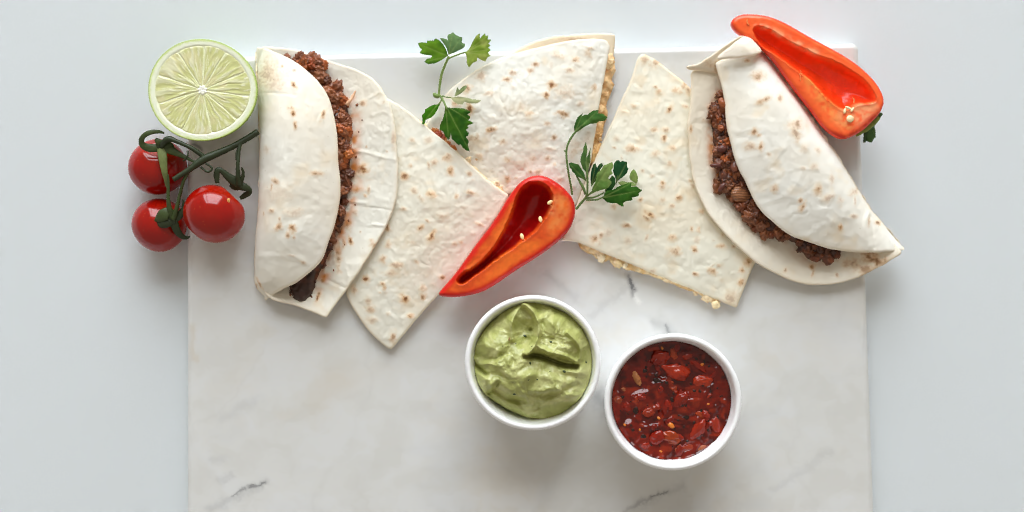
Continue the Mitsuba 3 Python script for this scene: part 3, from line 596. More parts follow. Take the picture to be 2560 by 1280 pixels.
tag(K, 'quesadilla wedge in the middle of the top edge under the parsley', 'quesadilla', 'cut quesadilla wedges')

# --- right wedge
K = 'quesadilla_wedge_002'
q3_top = [(1594, 145), (1600, 137), (1612, 134), (1625, 140), (1640, 150), (1672, 173), (1705, 200), (1726, 218), (1745, 250), (1745, 350), (1755, 430), (1790, 500), (1840, 580), (1900, 640), (1885, 662), (1872, 692), (1862, 720), (1851, 746), (1843, 769), (1841, 770), (1800, 753), (1762, 737), (1712, 716), (1662, 696), (1612, 675), (1562, 653), (1512, 635), (1462, 612), (1432, 602), (1404, 603), (1402, 600), (1412, 585), (1428, 545), (1442, 510), (1457, 470), (1474, 427), (1483, 405), (1495, 380), (1510, 346), (1527, 310), (1542, 277), (1557, 241), (1575, 205), (1587, 170)]
ctrl = [(1605, 137, ZB + 5), (1672, 173, ZB + 6), (1726, 218, ZB + 8), (1745, 350, ZB + 9), (1790, 500, ZB + 8.5), (1890, 650, ZB + 5.5), (1842, 769, ZB + 4.5), (1762, 737, ZB + 6), (1662, 696, ZB + 7), (1562, 653, ZB + 7.5), (1462, 612, ZB + 7.5), (1405, 602, ZB + 7), (1442, 510, ZB + 7.5), (1483, 405, ZB + 6.5), (1542, 277, ZB + 5.5), (1587, 170, ZB + 5), (1620, 300, ZB + 8.5), (1600, 450, ZB + 10.5), (1680, 500, ZB + 10.5), (1540, 550, ZB + 10.5), (1700, 620, ZB + 9.5), (1790, 670, ZB + 8), (1690, 350, ZB + 9.5), (1640, 210, ZB + 7)]
sp = [(1639, 217, 5, 4, 0, .6), (1647, 228, 6, 7, 0, .6), (1585, 265, 6, 5, 0, .6), (1675, 272, 6, 11, 25, .9), (1636, 325, 8, 6, 0, .5), (1660, 345, 6, 9, 15, .65), (1581, 372, 14, 9, 0, .5), (1583, 372, 6, 6, 0, .8), (1540, 347, 8, 8, 0, .3), (1691, 227, 10, 8, 0, .75), (1712, 210, 6, 15, 20, .6), (1720, 225, 8, 12, 0, .5), (1680, 370, 8, 6, 0, .5), (1657, 457, 6, 6, 0, .85), (1656, 467, 10, 8, 0, .4), (1697, 496, 8, 8, 0, .75), (1681, 515, 6, 6, 0, .4),
      (1754, 530, 6, 6, 0, .9), (1725, 451, 5, 5, 0, .5), (1729, 571, 4, 6, 0, .6), (1747, 576, 4, 6, 0, .6), (1681, 594, 8, 8, 0, .5), (1687, 629, 13, 10, 0, .6), (1737, 622, 7, 9, -20, .55), (1735, 625, 4, 4, 0, .8), (1804, 615, 10, 5, 0, .8), (1602, 499, 6, 5, 0, .75), (1625, 537, 14, 6, 30, .85), (1566, 564, 9, 5, 0, .8), (1486, 597, 8, 9, 0, .6), (1780, 679, 10, 7, 30, 1), (1870, 655, 9, 10, 0, .9), (1855, 677, 6, 8, 0, .75),
      (1852, 704, 9, 9, 0, .9), (1739, 686, 7, 5, 0, .7), (1797, 665, 4, 4, 0, .5), (1630, 677, 8, 6, 0, .35), (1535, 515, 7, 7, 0, .6), (1638, 385, 10, 8, 0, .45), (1605, 427, 5, 5, 0, .4), (1673, 409, 5, 6, 0, .4), (1650, 150, 26, 14, -30, .5), (1612, 150, 10, 12, 0, .45), (1830, 745, 18, 16, 0, .35), (1520, 580, 12, 12, 0, .2), (1570, 600, 10, 9, 0, .2), (1655, 500, 6, 6, 0, .3)]
v, f, c, _ = tortilla_sheet(q3_top, ctrl, sp, seed=18, nrandom=22, rough=1.1, base=(230, 227, 210), t=1.9)
add(K + '__top_tortilla', v, f, 'mat_tortilla', c)
q3_bot = [(1600, 145), (1640, 154), (1705, 203), (1740, 250), (1745, 350), (1755, 430), (1790, 500), (1840, 580), (1890, 640), (1860, 715), (1838, 762), (1760, 734), (1660, 694), (1560, 652), (1465, 616), (1436, 606), (1440, 560), (1460, 480), (1500, 385), (1545, 285), (1580, 205)]
v, f, c, _ = tortilla_sheet(q3_bot, [(x, y, ZB + 2.2) for x, y in q3_bot[::2]] + [(1640, 450, ZB + 2.2)], (), seed=19, h=1.2, rough=.3, t=1.8)
add(K + '__bottom_tortilla', v, f, 'mat_tortilla', c)
band = [(1470, 540), (1500, 430), (1560, 300), (1620, 170), (1700, 220), (1735, 350), (1780, 500), (1850, 620), (1835, 740), (1795, 752), (1782, 762), (1770, 745), (1700, 717), (1665, 703), (1612, 684), (1575, 676), (1550, 670), (1540, 653), (1508, 652), (1494, 648), (1488, 638), (1462, 633), (1452, 622), (1444, 608)]
paste(K + '__filling', band, [(x, y, ZB + 5.0) for x, y in band] + [(1620, 400, ZB + 7), (1650, 580, ZB + 7.5)], (S(230, 208, 160), S(208, 172, 114)), 80, 'mat_cheese', amp=.9, h=.9, t=3.0)
strip_lumps(K, [(1446, 618), (1465, 632), (1500, 645), (1535, 652), (1560, 664), (1585, 672)], 6, (0, -6), np.random.default_rng(12), (5, 12), ZB + 5.0, spread=4)
strip_lumps(K, [(1585, 670), (1640, 692), (1700, 715), (1760, 739)], 2, (0, -3), np.random.default_rng(13), (4, 8), ZB + 5.2, spread=2)
strip_lumps(K, [(1770, 746), (1788, 752)], 3, (0, 4), np.random.default_rng(14), (7, 11), ZB + 3.6, spread=3)
tag(K, 'quesadilla wedge right of the middle tucked under the taco with beans', 'quesadilla', 'cut quesadilla wedges')

# ------------------------------------------------------------------ pepper halves
def pepper(key, outer, cav, zr, zbase, flesh, skin, wall, depth, seed, Rc=9.0, pale=(), Ro=13.0, sk=1.15, nearw=4.2):
    O = chaikin(W(np.array(outer, float), zr), 3); C = chaikin(W(np.array(cav, float), zr), 3)
    PO = Polygon(O).buffer(0); PC = Polygon(C).buffer(0)
    rings = (.15, .4, sk) if sk < .7 else (.15, .4, .75, sk)
    p, t, nb, d = tri2d(PO, .55, rings=rings)
    inC = shapely.contains_xy(PC, p[:, 0], p[:, 1])
    dC = cKDTree(resample(C, .12)).query(p)[0] * np.where(inC, 1, -1)
    q = np.c_[p, np.full(len(p), seed * 1.)]
    dC = dC + .45 * nz(q, 4, seed) + .22 * nz(q, 1.5, seed + 1)
    e = np.clip(d / 2.6, 0, 1)
    zt = zr - 2.6 * (1 - np.sqrt(np.clip(1 - (1 - e) ** 2, 0, 1)))
    lip = np.exp(-((dC + .6) / 1.0) ** 2) * .35
    inside = np.clip((dC + .4) / Rc, 0, 1)
    dep = depth * np.sqrt(np.clip(1 - (1 - inside) ** 2, 0, 1))
    zt = zt - dep + lip + .22 * nz(q, 6, seed + 2) + .10 * nz(q, 1.6, seed + 3) + .05 * nz(q, .7, seed + 4)
    maxdep = zr - 3.0 - zbase
    hull = zr - 2.6 - maxdep * np.sqrt(np.clip(1 - (1 - np.clip(d / Ro, 0, 1)) ** 2, 0, 1))
    zt = np.maximum(zt, hull + 1.2 * sstep(0, 3, d))
    zt[:nb] = hull[:nb] = zr - 2.6
    fl = np.tile(flesh[0], (len(p), 1)); m = sstep(-.5, .6, nz(q, 5, seed + 5, 2))[:, None]
    fl = fl * (1 - m) + flesh[1] * m
    fl *= (1 + .06 * nz(q, .8, seed + 6))[:, None]
    near = (1 - sstep(sk, nearw + .3 * nearw * nz(q, 3, seed + 7), d))[:, None]
    fl = fl * (1 - near) + near * skin * 1.1
    for (line, w, st, colr) in pale:
        g = (st * np.exp(-(seg_dist(p, W(np.array(line, float), zr)) / w) ** 2) * sstep(-.7, .3, nz(q, 2, seed + 9, 2)))[:, None]
        fl = fl * (1 - g) + g * colr
    w = sstep(-.3, 1.1, dC)[:, None]
    col = fl * (1 - w) + w * wall * (1 + .10 * nz(q, 3, seed + 8) + .06 * nz(q * [1, 1, 1], .8, seed + 12))[:, None]
    a = (d[t] <= sk + .02).all(1)
    v = np.c_[p, zt]
    n = len(p); remap = np.r_[np.arange(nb), np.arange(n, n + n - nb)]
    sv = np.vstack([v, np.c_[p[nb:], hull[nb:]]]); sf = np.vstack([t[a], remap[t][:, ::-1]])
    add(key + '__skin', sv, sf, 'mat_skin', skin * (1 + .07 * nz(sv, 5, seed + 10))[:, None])
    add(key + '__flesh', v, t[~a], 'mat_flesh', col)
    return p, zt


K = 'pepper_half'
p2_out = [(1095, 735), (1103, 724), (1114, 712), (1136, 687), (1164, 648), (1192, 608), (1221, 572), (1246, 535), (1263, 504), (1280, 479), (1299, 456), (1322, 441), (1347, 437), (1370, 442), (1398, 459), (1420, 479), (1434, 498), (1440, 521), (1436, 549), (1423, 577), (1398, 602), (1361, 631), (1322, 656), (1282, 681), (1243, 709), (1209, 729), (1173, 739), (1136, 744), (1108, 742), (1098, 739)]
p2_cav = [(1143, 704), (1152, 690), (1178, 673), (1209, 650), (1237, 617), (1254, 586), (1268, 557), (1284, 520), (1294, 494), (1305, 470), (1332, 454), (1362, 460), (1382, 486), (1376, 518), (1364, 543), (1344, 569), (1319, 591), (1282, 619), (1237, 650), (1204, 677), (1173, 698), (1153, 711)]
skin2, wall2 = S(196, 26, 14), S(170, 14, 12)
pepper(K, p2_out, p2_cav, ZB + 22, ZB + .6, (S(226, 104, 34), S(214, 78, 28)), skin2, wall2, 17, 200, Rc=8.0,
       pale=[([(1400, 490), (1410, 530), (1385, 570)], 3.2, .7, S(232, 140, 74)), ([(1385, 500), (1380, 530)], 1.6, .6, S(238, 160, 100)), ([(1290, 478), (1340, 452), (1390, 470)], 3.6, .95, S(214, 40, 18))])
for (x, y, a) in [(1305, 591, 1.9), (1351, 548, 1.7), (1375, 506, .6)]:
    v, f = blob(A(x, y, ZB + 21.2), (1.6, .95, .6), a, .25, x, 2, .06)
    add(num(K + '__seed'), v, f, 'mat_seed', S(240, 214, 156))
    v, f = tube([A(x + 1, y + 6, ZB + 20.6), A(x + 6, y + 10, ZB + 20.5), A(x + 11, y + 14, ZB + 20.3)], [.35, .4, .5])
    add(num(K + '__seed_stalk'), v, f, 'mat_seed', S(226, 150, 90))
tag(K, 'deep red sweet pepper half with hollow side up above the guacamole bowl', 'pepper', 'sweet pepper halves')

K = 'pepper_half_001'
p1_out = [(1827, 57), (1835, 44), (1852, 35), (1872, 33), (1910, 36), (1940, 44), (1977, 62), (2015, 85), (2052, 105), (2090, 125), (2127, 147), (2160, 172), (2190, 202), (2207, 230), (2213, 250), (2210, 267), (2200, 286), (2186, 300), (2160, 326), (2129, 343), (2107, 349), (2085, 340), (2056, 315), (2032, 280), (2000, 240), (1969, 199), (1944, 162), (1926, 140), (1891, 106), (1850, 88), (1832, 70)]
p1_cav = [(1887, 68), (1915, 72), (1940, 86), (1965, 102), (2002, 120), (2040, 140), (2077, 152), (2115, 170), (2150, 192), (2172, 215), (2188, 240), (2187, 254), (2165, 258), (2140, 260), (2117, 277), (2090, 263), (2065, 240), (2040, 212), (2010, 185), (1997, 177), (1965, 152), (1935, 132), (1907, 115), (1890, 95), (1884, 78)]
pepper(K, p1_out, p1_cav, ZB + 20, ZB + 1.2, (S(248, 92, 42), S(250, 104, 50)), S(226, 56, 26), S(244, 66, 22), 9.5, 230, Rc=12, sk=.55, nearw=1.3,
       pale=[([(1900, 62), (1950, 86), (2000, 112), (2040, 132)], 1.5, .75, S(246, 176, 132)), ([(2020, 195), (2045, 235), (2085, 285), (2120, 315)], 3.2, .8, S(248, 150, 76)), ([(2115, 290), (2150, 275), (2180, 268)], 4.5, .9, S(244, 156, 108)), ([(2150, 300), (2165, 285)], 4.0, .8, S(244, 164, 118)), ([(2070, 335), (2110, 342), (2150, 325), (2195, 285)], 2.2, .9, S(206, 40, 20))])
for (x, y, r, a) in [(2125, 297, (1.9, 1.7, 1.0), 0), (2112, 277, (1.5, .7, .6), 1.3), (2121, 270, (1.8, .7, .6), -.4), (2131, 274, (1.4, .65, .6), 1.0)]:
    v, f = blob(A(x, y, ZB + 20.6), r, a, .2, x, 2, .08)
    add(num(K + '__seed'), v, f, 'mat_seed', S(248, 226, 178))
for k, (pts, r) in enumerate([([(1872, 62), (1866, 55), (1870, 46)], .35), ([(2001, 203), (2000, 190), (2006, 182)], .22), ([(1998, 188), (2004, 178), (1999, 175)], .2), ([(2134, 258), (2136, 250), (2132, 244)], .4)]):
    v, f = tube([A(x, y, ZB + 20.5 + .3 * i) for i, (x, y) in enumerate(pts)], [r, r, r * .5])
    add(num(K + '__flesh_shred'), v, f, 'mat_flesh', S(250, 150, 90))
ms = []
for pts, r, col in [([(2203, 282, 18), (2190, 300, 17), (2168, 320, 16), (2140, 340, 15)], [.5, 1.6, 1.6, .4], S(120, 140, 60)), ([(2176, 312, 15), (2173, 328, 13), (2176, 342, 12), (2172, 354, 11.5)], [2.2, 2.4, 2.0, 1.6], S(52, 88, 34)), ([(2182, 322, 15), (2184, 336, 13), (2186, 345, 12.5)], [1.2, 1.0, .5], S(70, 104, 44)), ([(2196, 290, 18), (2204, 284, 18), (2206, 287, 18)], [1.0, .8, .3], S(48, 84, 36)), ([(2168, 326, 14), (2164, 342, 12), (2161, 357, 11.8)], [1.4, 1.0, .4], S(40, 70, 30)), ([(2178, 340, 12), (2180, 350, 11.5)], [1.2, .7], S(140, 150, 90))]:
    v, f = tube([A(x, y, ZB + z - 4) for x, y, z in pts], r, seed=4, wob=.4, n=9)
    ms.append((v, f, col * (1 + .3 * nz(v, .9, 2))[:, None]))
v, f, c = join(ms)
add(K + '__stem', v, f, 'mat_leafstem', c)
tag(K, 'orange red sweet pepper half with green stem at the corner of the board', 'pepper', 'sweet pepper halves')

# ------------------------------------------------------------------ lime half
K = 'lime_half'
LC = A(506, 225, ZB + 23)
LR = 26.2
prof = [(0.01, -22.6)] + [(LR * 1.0 * math.sin(a), -22.6 * math.cos(a)) for a in np.linspace(.08, math.pi / 2, 40)] + [(LR - .08, .18), (LR - .35, .28), (LR - .75, .2)]
v, f = lathe(prof, 160)
ang = np.arctan2(v[:, 1], v[:, 0])
sq = 1 + .012 * np.cos(2 * ang + .3) + .008 * np.cos(3 * ang)
por = nz(v, .9, 3) * .10 * sstep(.0, -1.5, v[:, 2])
nn = v / (np.linalg.norm(v, axis=1, keepdims=True) + 1e-6)
v2 = v * np.stack([sq, sq * .955, 0 * sq + 1], -1) + nn * por[:, None]
g = sstep(-.3, .6, nz(v, 1.1, 6))[:, None]
col = S(128, 158, 52) * (1 - g) + S(158, 184, 72) * g
edge = sstep(LR - .9, LR - .35, np.hypot(v[:, 0], v[:, 1]))[:, None] * sstep(-.05, .05, v[:, 2])[:, None]
col = np.where(v[:, 2:] > .1, S(178, 200, 104) * edge + S(220, 228, 180) * (1 - edge), col)
add(K + '__rind', v2 + LC, f, 'mat_rind', col)
# pith with the membranes
r, a = np.meshgrid(np.linspace(0, LR - .55, 60), np.linspace(0, 2 * np.pi, 241)[:-1], indexing='ij')
x, y = r * np.cos(a), r * np.sin(a); sq = 1 + .012 * np.cos(2 * a + .3) + .008 * np.cos(3 * a)
zp = np.where(r > 22.3, .28 - .5 * sstep(23.4, 22.3, r), -.22) + .06 * nz(np.stack([x, y], -1), .8, 3) - .25 * sstep(2.2, 0, r)
v = np.stack([x * sq, y * sq * .955, zp], -1).reshape(-1, 3)
i, j = np.meshgrid(np.arange(59), np.arange(240), indexing='ij'); k = (j + 1) % 240
f = np.concatenate([np.stack([i * 240 + j, (i + 1) * 240 + j, (i + 1) * 240 + k], -1).reshape(-1, 3), np.stack([i * 240 + j, (i + 1) * 240 + k, i * 240 + k], -1).reshape(-1, 3)])
rr = r.reshape(-1)[:, None]
greenish = sstep(24.4, 25.9, rr + .5 * nz(v, 1.2, 8)[:, None])
col = S(232, 237, 212) * (1 - greenish) + greenish * S(206, 220, 150)
inner = sstep(23.6, 22.3, rr)
col = col * (1 - inner) + inner * S(236, 240, 206)
add(K + '__pith', v + LC, f, 'mat_rind', col)
cuts = np.radians([88, 60, 24, -8, -42, -78, -116, 198, 160, 122])
cuts = np.sort(np.mod(cuts, 2 * np.pi))
for n_, (a0, a1) in enumerate(zip(cuts, np.r_[cuts[1:], cuts[0] + 2 * np.pi])):
    na = max(14, int((a1 - a0) * 64)); nr = 56
    t, s = np.meshgrid(np.linspace(0, 1, na), np.linspace(0, 1, nr), indexing='xy')
    e = np.abs(2 * t - 1)
    rmax = 23.0 * (1 - .035 * e ** 5) + .25 * math.sin(n_ * 2.3)
    r = 2.3 + .5 * e ** 2 + (rmax - 2.3 - .5 * e ** 2) * s
    gap = .13 / np.maximum(r, 1)
    a = (a0 + gap) + (a1 - a0 - 2 * gap) * t + .008 * np.sin(r * .5 + n_)
    x, y = r * np.cos(a), r * np.sin(a)
    # juice sacs: long drops running outwards
    uu = np.stack([a * 12 + .22 * np.sin(r * .6 + n_), r / 6.0 + n_ * 3.3 + nz(np.stack([a * 9, 0 * a], -1), 1., 5) * 1.2, 0 * a + n_], -1)
    sac = nz(uu, 1., 11); fine = nz(uu * [2.6, 1.8, 1], 1., 12)
    de = np.minimum(np.minimum((t) * (a1 - a0) * r, (1 - t) * (a1 - a0) * r), (1 - s) * (rmax - 2.3))
    dome = np.sqrt(np.clip(1 - (1 - np.clip(de / .7, 0, 1)) ** 2, 0, 1))
    z = -.20 + .30 * dome + dome * (.15 * sac + .09 * fine) + .04 * nz(np.stack([x, y], -1), .6, 2)
    sq = 1 + .012 * np.cos(2 * a + .3) + .008 * np.cos(3 * a)
    v = np.stack([x * sq, y * sq * .955, z], -1).reshape(-1, 3)
    i, j = np.meshgrid(np.arange(nr - 1), np.arange(na - 1), indexing='ij')
    b = i * na + j
    f = np.concatenate([np.stack([b, b + na, b + na + 1], -1).reshape(-1, 3), np.stack([b, b + na + 1, b + 1], -1).reshape(-1, 3)])
    h_ = np.maximum(sstep(.15, .6, sac) * .7, sstep(.35, .75, fine)).reshape(-1)[:, None]
    lo = sstep(-.2, .6, nz(v, 5, 31 + n_))[:, None]
    col = (S(204, 206, 142) * (1 - lo) + S(214, 210, 158) * lo) * (1 - .75 * h_) + .75 * h_ * S(232, 233, 202)
    pale = (1 - sstep(.12, .5, de)).reshape(-1)[:, None] * .5
    add(num(K + '__segment'), v + LC, f, 'mat_pulp', col * (1 - pale) + pale * S(232, 236, 196))
ms = []
for k in range(7):
    a = k * .9 + .3
    v, f = blob(LC + np.array([1.25 * math.cos(a), 1.25 * math.sin(a), .05]), (1.2, .75, .35), a, 0, k, 2, .25)
    ms.append((v, f, S(244, 244, 230) * np.ones_like(v)))
v, f, c = join(ms)
add(K + '__core', v, f, 'mat_rind', c)
tag(K, 'lime half with its juicy cut face up at the corner of the board', 'lime')

# ------------------------------------------------------------------ tomatoes on the vine
K = 'tomato_vine'


def tomato(px, py, r, sq, zc, axis, seed, scar=None):
    key = num(K + '__tomato')
    c = A(px, py, zc); m = ICO[4].subdivide(); v = np.array(m.vertices); v /= np.linalg.norm(v, axis=1, keepdims=True)
    axis = np.array(axis, float); axis /= np.linalg.norm(axis)
    h = v @ axis
    dim = -.17 * np.exp(-((1 - h) / .045)) - .03 * np.exp(-((1 + h) / .03))
    rad = 1 + dim + .022 * nz(v, 1.0, seed) + .006 * nz(v, .35, seed + 2)
    v = v * rad[:, None]
    v = v - axis * (v @ axis)[:, None] * .06
    w = v * np.array([r * sq[0], r * sq[1], r * .96])
    g = sstep(-.2, 1., nz(w, 9, seed + 1))[:, None]
    col = S(150, 11, 3) * (1 - g) + S(156, 26, 5) * g
    top = np.exp(-((1 - h) / .10))[:, None]
    col = col * (1 - .5 * top) + .5 * top * S(190, 60, 22)
    spk = sstep(.78, .9, nz(w, .55, seed + 5))[:, None] * .25
    col = col * (1 - spk) + spk * S(220, 120, 70)
    add(key, w + c, m.faces, 'mat_waxy', col)
    if scar is not None:
        s = np.array([scar[0], scar[1], 0.]); s[2] = math.sqrt(max(.05, 1 - s[0] ** 2 - s[1] ** 2))
        o = c + s * np.array([r * sq[0], r * sq[1], r * .96]) * .985
        vv, ff = blob(o, (1.0, 1.1, .35), 0, -.35, 3, 3, .2)
        add(key + '__blossom_scar', vv, ff, 'mat_rind', S(206, 150, 84) * (1 + .3 * nz(vv, .6, 2))[:, None])
    return key, c


ka, ca = tomato(394, 418, 14.6, (1.0, .98), 14.2, (.1, .72, .75), 301)
kb, cb = tomato(399, 562, 13.6, (1.0, .98), 13.2, (.55, .35, .8), 305)
kc, cc = tomato(535, 535, 15.0, (1.02, .97), ZB + 14.4, (.72, .72, -.12), 309, scar=(.58, .44))
VG, VD, VL = S(60, 74, 36), S(42, 52, 28), S(112, 124, 72)


def vine(key, pts, rad, col, flat=1.0, seed=0, n=10, wob=.10):
    v, f = tube([A(*p) for p in pts], rad, n=n, flat=flat, seed=seed, wob=wob)
    c = col * (1 + .16 * nz(v, 2.0, seed + 3) + .12 * nz(v * [1, 1, 3], .6, seed + 4))[:, None]
    return v, f, c


Z = ZB
ms = [vine(0, [(645, 329, Z + 15), (609, 352, Z + 17), (576, 369, Z + 19), (542, 384, Z + 20), (508, 398, Z + 21), (474, 424, Z + 22), (433, 449, Z + 22)], [1.55, 1.5, 1.5, 1.75, 2.1, 1.35, 1.25], VD, seed=1),
      vine(0, [(512, 395, Z + 20.5), (500, 384, Z + 21), (474, 367, Z + 22), (441, 353, Z + 22), (424, 346, Z + 22), (412, 352, Z + 21), (405, 364, Z + 18)], [1.2, 1.15, 1.05, 1.0, 1.5, 1.7, 1.5], VD, seed=2),
      vine(0, [(474, 424, Z + 21), (464, 440, Z + 21), (457, 457, Z + 20), (448, 494, Z + 18), (441, 525, Z + 17), (433, 548, Z + 15)], [.9, .85, .8, .85, 1.1, 1.3], VG, seed=3),
      vine(0, [(600, 358, Z + 18), (597, 380, Z + 19), (594, 412, Z + 20), (595, 441, Z + 19), (598, 462, Z + 17)], [1.0, .85, .9, 1.2, 1.6], VD, seed=4),
      vine(0, [(502, 418, Z + 21), (511, 426, Z + 21), (520, 431, Z + 21), (533, 424, Z + 21), (526, 415, Z + 21), (514, 409, Z + 21)], [.55, .55, .5, .5, .5, .5], VD, seed=5),
      vine(0, [(469, 377, Z + 22.5), (470, 388, Z + 23.5), (464, 398, Z + 23), (458, 403, Z + 22.5)], [.4, .5, .45, .3], VD, seed=6),
      vine(0, [(598, 364, Z + 18), (590, 384, Z + 19), (590, 400, Z + 19.5)], [.5, .45, .35], VD, seed=7)]
v, f, c = join(ms)
add(K + '__stem', v, f, 'mat_leafstem', c)
ms = [vine(0, [(404, 368, Z + 17), (385, 371, Z + 18), (362, 368, Z + 18.5), (352, 357, Z + 19.5), (356, 342, Z + 21), (372, 331, Z + 22), (396, 328, Z + 21), (411, 333, Z + 20)], [1.8, 2.0, 1.9, 1.4, 1.3, 1.2, 1.0, .4], VG, .35, 11),
      vine(0, [(403, 366, Z + 17.5), (406, 388, Z + 18.5), (409, 415, Z + 18.5), (414, 445, Z + 17), (417, 470, Z + 14)], [2.2, 2.4, 1.8, 1.2, .3], VL, .35, 12),
      vine(0, [(408, 366, Z + 17.5), (425, 374, Z + 18.5), (448, 386, Z + 18.5), (470, 396, Z + 19), (490, 407, Z + 20)], [2.2, 2.3, 1.3, .9, .4], VG, .35, 13),
      vine(0, [(402, 362, Z + 18), (396, 354, Z + 19), (388, 348, Z + 19)], [1.8, 1.8, .8], VG, .4, 14),
      vine(0, [(408, 362, Z + 18), (424, 362, Z + 18.5), (434, 372, Z + 17.5)], [1.6, 2.0, .8], VG, .4, 15),
      (*blob(A(404, 364, Z + 17.5), (2.2, 2.2, 1.6), 0, 0, 2, 3, .2), VD)]
v, f, c = join(ms); add(ka + '__calyx', v, f, 'mat_leafstem', c)
ms = [vine(0, [(432, 548, Z + 14), (424, 532, Z + 15.5), (410, 536, Z + 16), (398, 545, Z + 15), (387, 552, Z + 13.5)], [2.0, 3.0, 3.2, 2.4, .6], VG, .35, 21),
      vine(0, [(432, 550, Z + 14), (420, 556, Z + 14.5), (402, 560, Z + 14), (392, 556, Z + 13)], [2.2, 2.6, 2.2, .6], VD, .4, 22),
      vine(0, [(434, 552, Z + 14), (440, 574, Z + 13), (452, 590, Z + 11), (466, 596, Z + 9), (475, 591, Z + 9)], [2.2, 2.0, 1.5, .9, .3], VD, .4, 23),
      vine(0, [(436, 548, Z + 14), (450, 538, Z + 15), (458, 522, Z + 16), (460, 505, Z + 17), (454, 498, Z + 17.5)], [2.0, 2.0, 1.0, .6, .3], VD, .4, 24),
      vine(0, [(432, 546, Z + 14.5), (424, 525, Z + 17), (420, 500, Z + 18), (421, 465, Z + 19), (420, 436, Z + 20)], [1.8, 1.3, .9, .8, .4], VG, .5, 25),
      (*blob(A(434, 549, Z + 14), (2.2, 2.2, 1.6), 0, 0, 5, 3, .2), VD)]
v, f, c = join(ms); add(kb + '__calyx', v, f, 'mat_leafstem', c)
ms = [vine(0, [(597, 464, Z + 16), (584, 452, Z + 17), (566, 438, Z + 18), (550, 423, Z + 19), (543, 424, Z + 19), (541, 440, Z + 18.5), (543, 458, Z + 18)], [2.2, 2.4, 1.7, 1.1, 1.4, 1.5, 1.0], VD, .45, 31),
      vine(0, [(600, 464, Z + 16), (612, 468, Z + 16), (623, 473, Z + 15), (624, 481, Z + 14), (612, 489, Z + 13), (600, 496, Z + 13)], [2.2, 2.0, 1.3, 1.4, 1.5, .8], VD, .45, 32),
      vine(0, [(598, 460, Z + 17), (606, 446, Z + 19), (609, 432, Z + 20), (604, 418, Z + 21)], [1.6, 1.0, .8, .4], VD, .5, 33),
      vine(0, [(596, 466, Z + 15.5), (586, 466, Z + 15), (575, 462, Z + 15)], [2.0, 2.0, .9], VD, .4, 34),
      (*blob(A(598, 463, Z + 16), (2.3, 2.3, 1.8), 0, 0, 6, 3, .2), VD)]
v, f, c = join(ms); add(kc + '__calyx', v, f, 'mat_leafstem', c)
tag(K, 'three red cherry tomatoes on one green vine below the lime', 'tomatoes')

# ------------------------------------------------------------------ parsley
def leaf(parent, pts, base, cols, z, seed, k, off, rise=1.0, cup=0.6, vein=.75):
    ph = np.array(pts, float) / k + np.array(off); bpx = np.array(base, float) / k + np.array(off)
    wo = resample(W(ph, z), .45); b = W(bpx, z)
    nb_ = np.roll(wo, -1, 0) - np.roll(wo, 1, 0); nb_ = np.stack([nb_[:, 1], -nb_[:, 0]], -1); nb_ /= np.linalg.norm(nb_, axis=1, keepdims=True) + 1e-9
    wo = wo + nb_ * (.16 * nz(wo, .7, seed) * sstep(1.2, 3.5, np.hypot(*(wo - b).T)))[:, None]
    # saw-tooth edge as parsley has
    p, t, nb, d = tri2d(Polygon(wo), .42, hb=.3)
    rel = p - b; r = np.hypot(rel[:, 0], rel[:, 1]); rm = r[:nb].max()
    # veins: from the foot of the leaf to each lobe's tip
    bd = np.hypot(*(wo - b).T); tips = [wo[i] for i in range(len(wo)) if bd[i] == max(bd[(i + o) % len(wo)] for o in range(-7, 8)) and bd[i] > .35 * rm]
    vd = np.full(len(p), 9.)
    for q in tips:
        u = q - b; L = np.hypot(*u); tt = np.clip((rel @ u) / L ** 2, 0, .95)
        vd = np.minimum(vd, np.hypot(*(rel - tt[:, None] * u).T) + .25 * tt)
    q3 = np.c_[p, np.full(len(p), seed)]
    zz_ = z + rise * (r / rm) * (1 - .6 * r / rm) * 2.0 + cup * nz(q3, 4.5, seed) + .25 * nz(q3, 1.8, seed + 1) + .16 * np.minimum(vd, 1.2) - .35 * np.exp(-(d / .6) ** 2)
    c0, c1 = cols; m = sstep(-.5, .6, nz(q3, 3.5, seed + 2) + .25 * nz(q3, 1.2, seed + 3))[:, None]
    col = c0 * (1 - m) + c1 * m
    vv = np.exp(-(vd / .32) ** 2)[:, None] * vein
    col = col * (1 - vv) + vv * (c1 * .5 + .5 * S(168, 190, 118))
    col = col * np.array([.92, .86, .80]) * (1 + .10 * nz(q3, .7, seed + 5))[:, None]
    add(num(parent + '__leaf'), np.c_[p, zz_], t, 'mat_leaf', col)


def stemset(parent, lst, k, off, col, seed):
    ms = []
    for i, (pts, rad) in enumerate(lst):
        P = [A(x / k + off[0], y / k + off[1], z) for x, y, z in pts]
        v, f = tube(P, rad, n=9, seed=seed + i, wob=.05)
        ms.append((v, f, col * (1 + .2 * nz(v, 1.2, seed + i))[:, None]))
    v, f, c = join(ms); add(parent + '__stem', v, f, 'mat_leafstem', c)


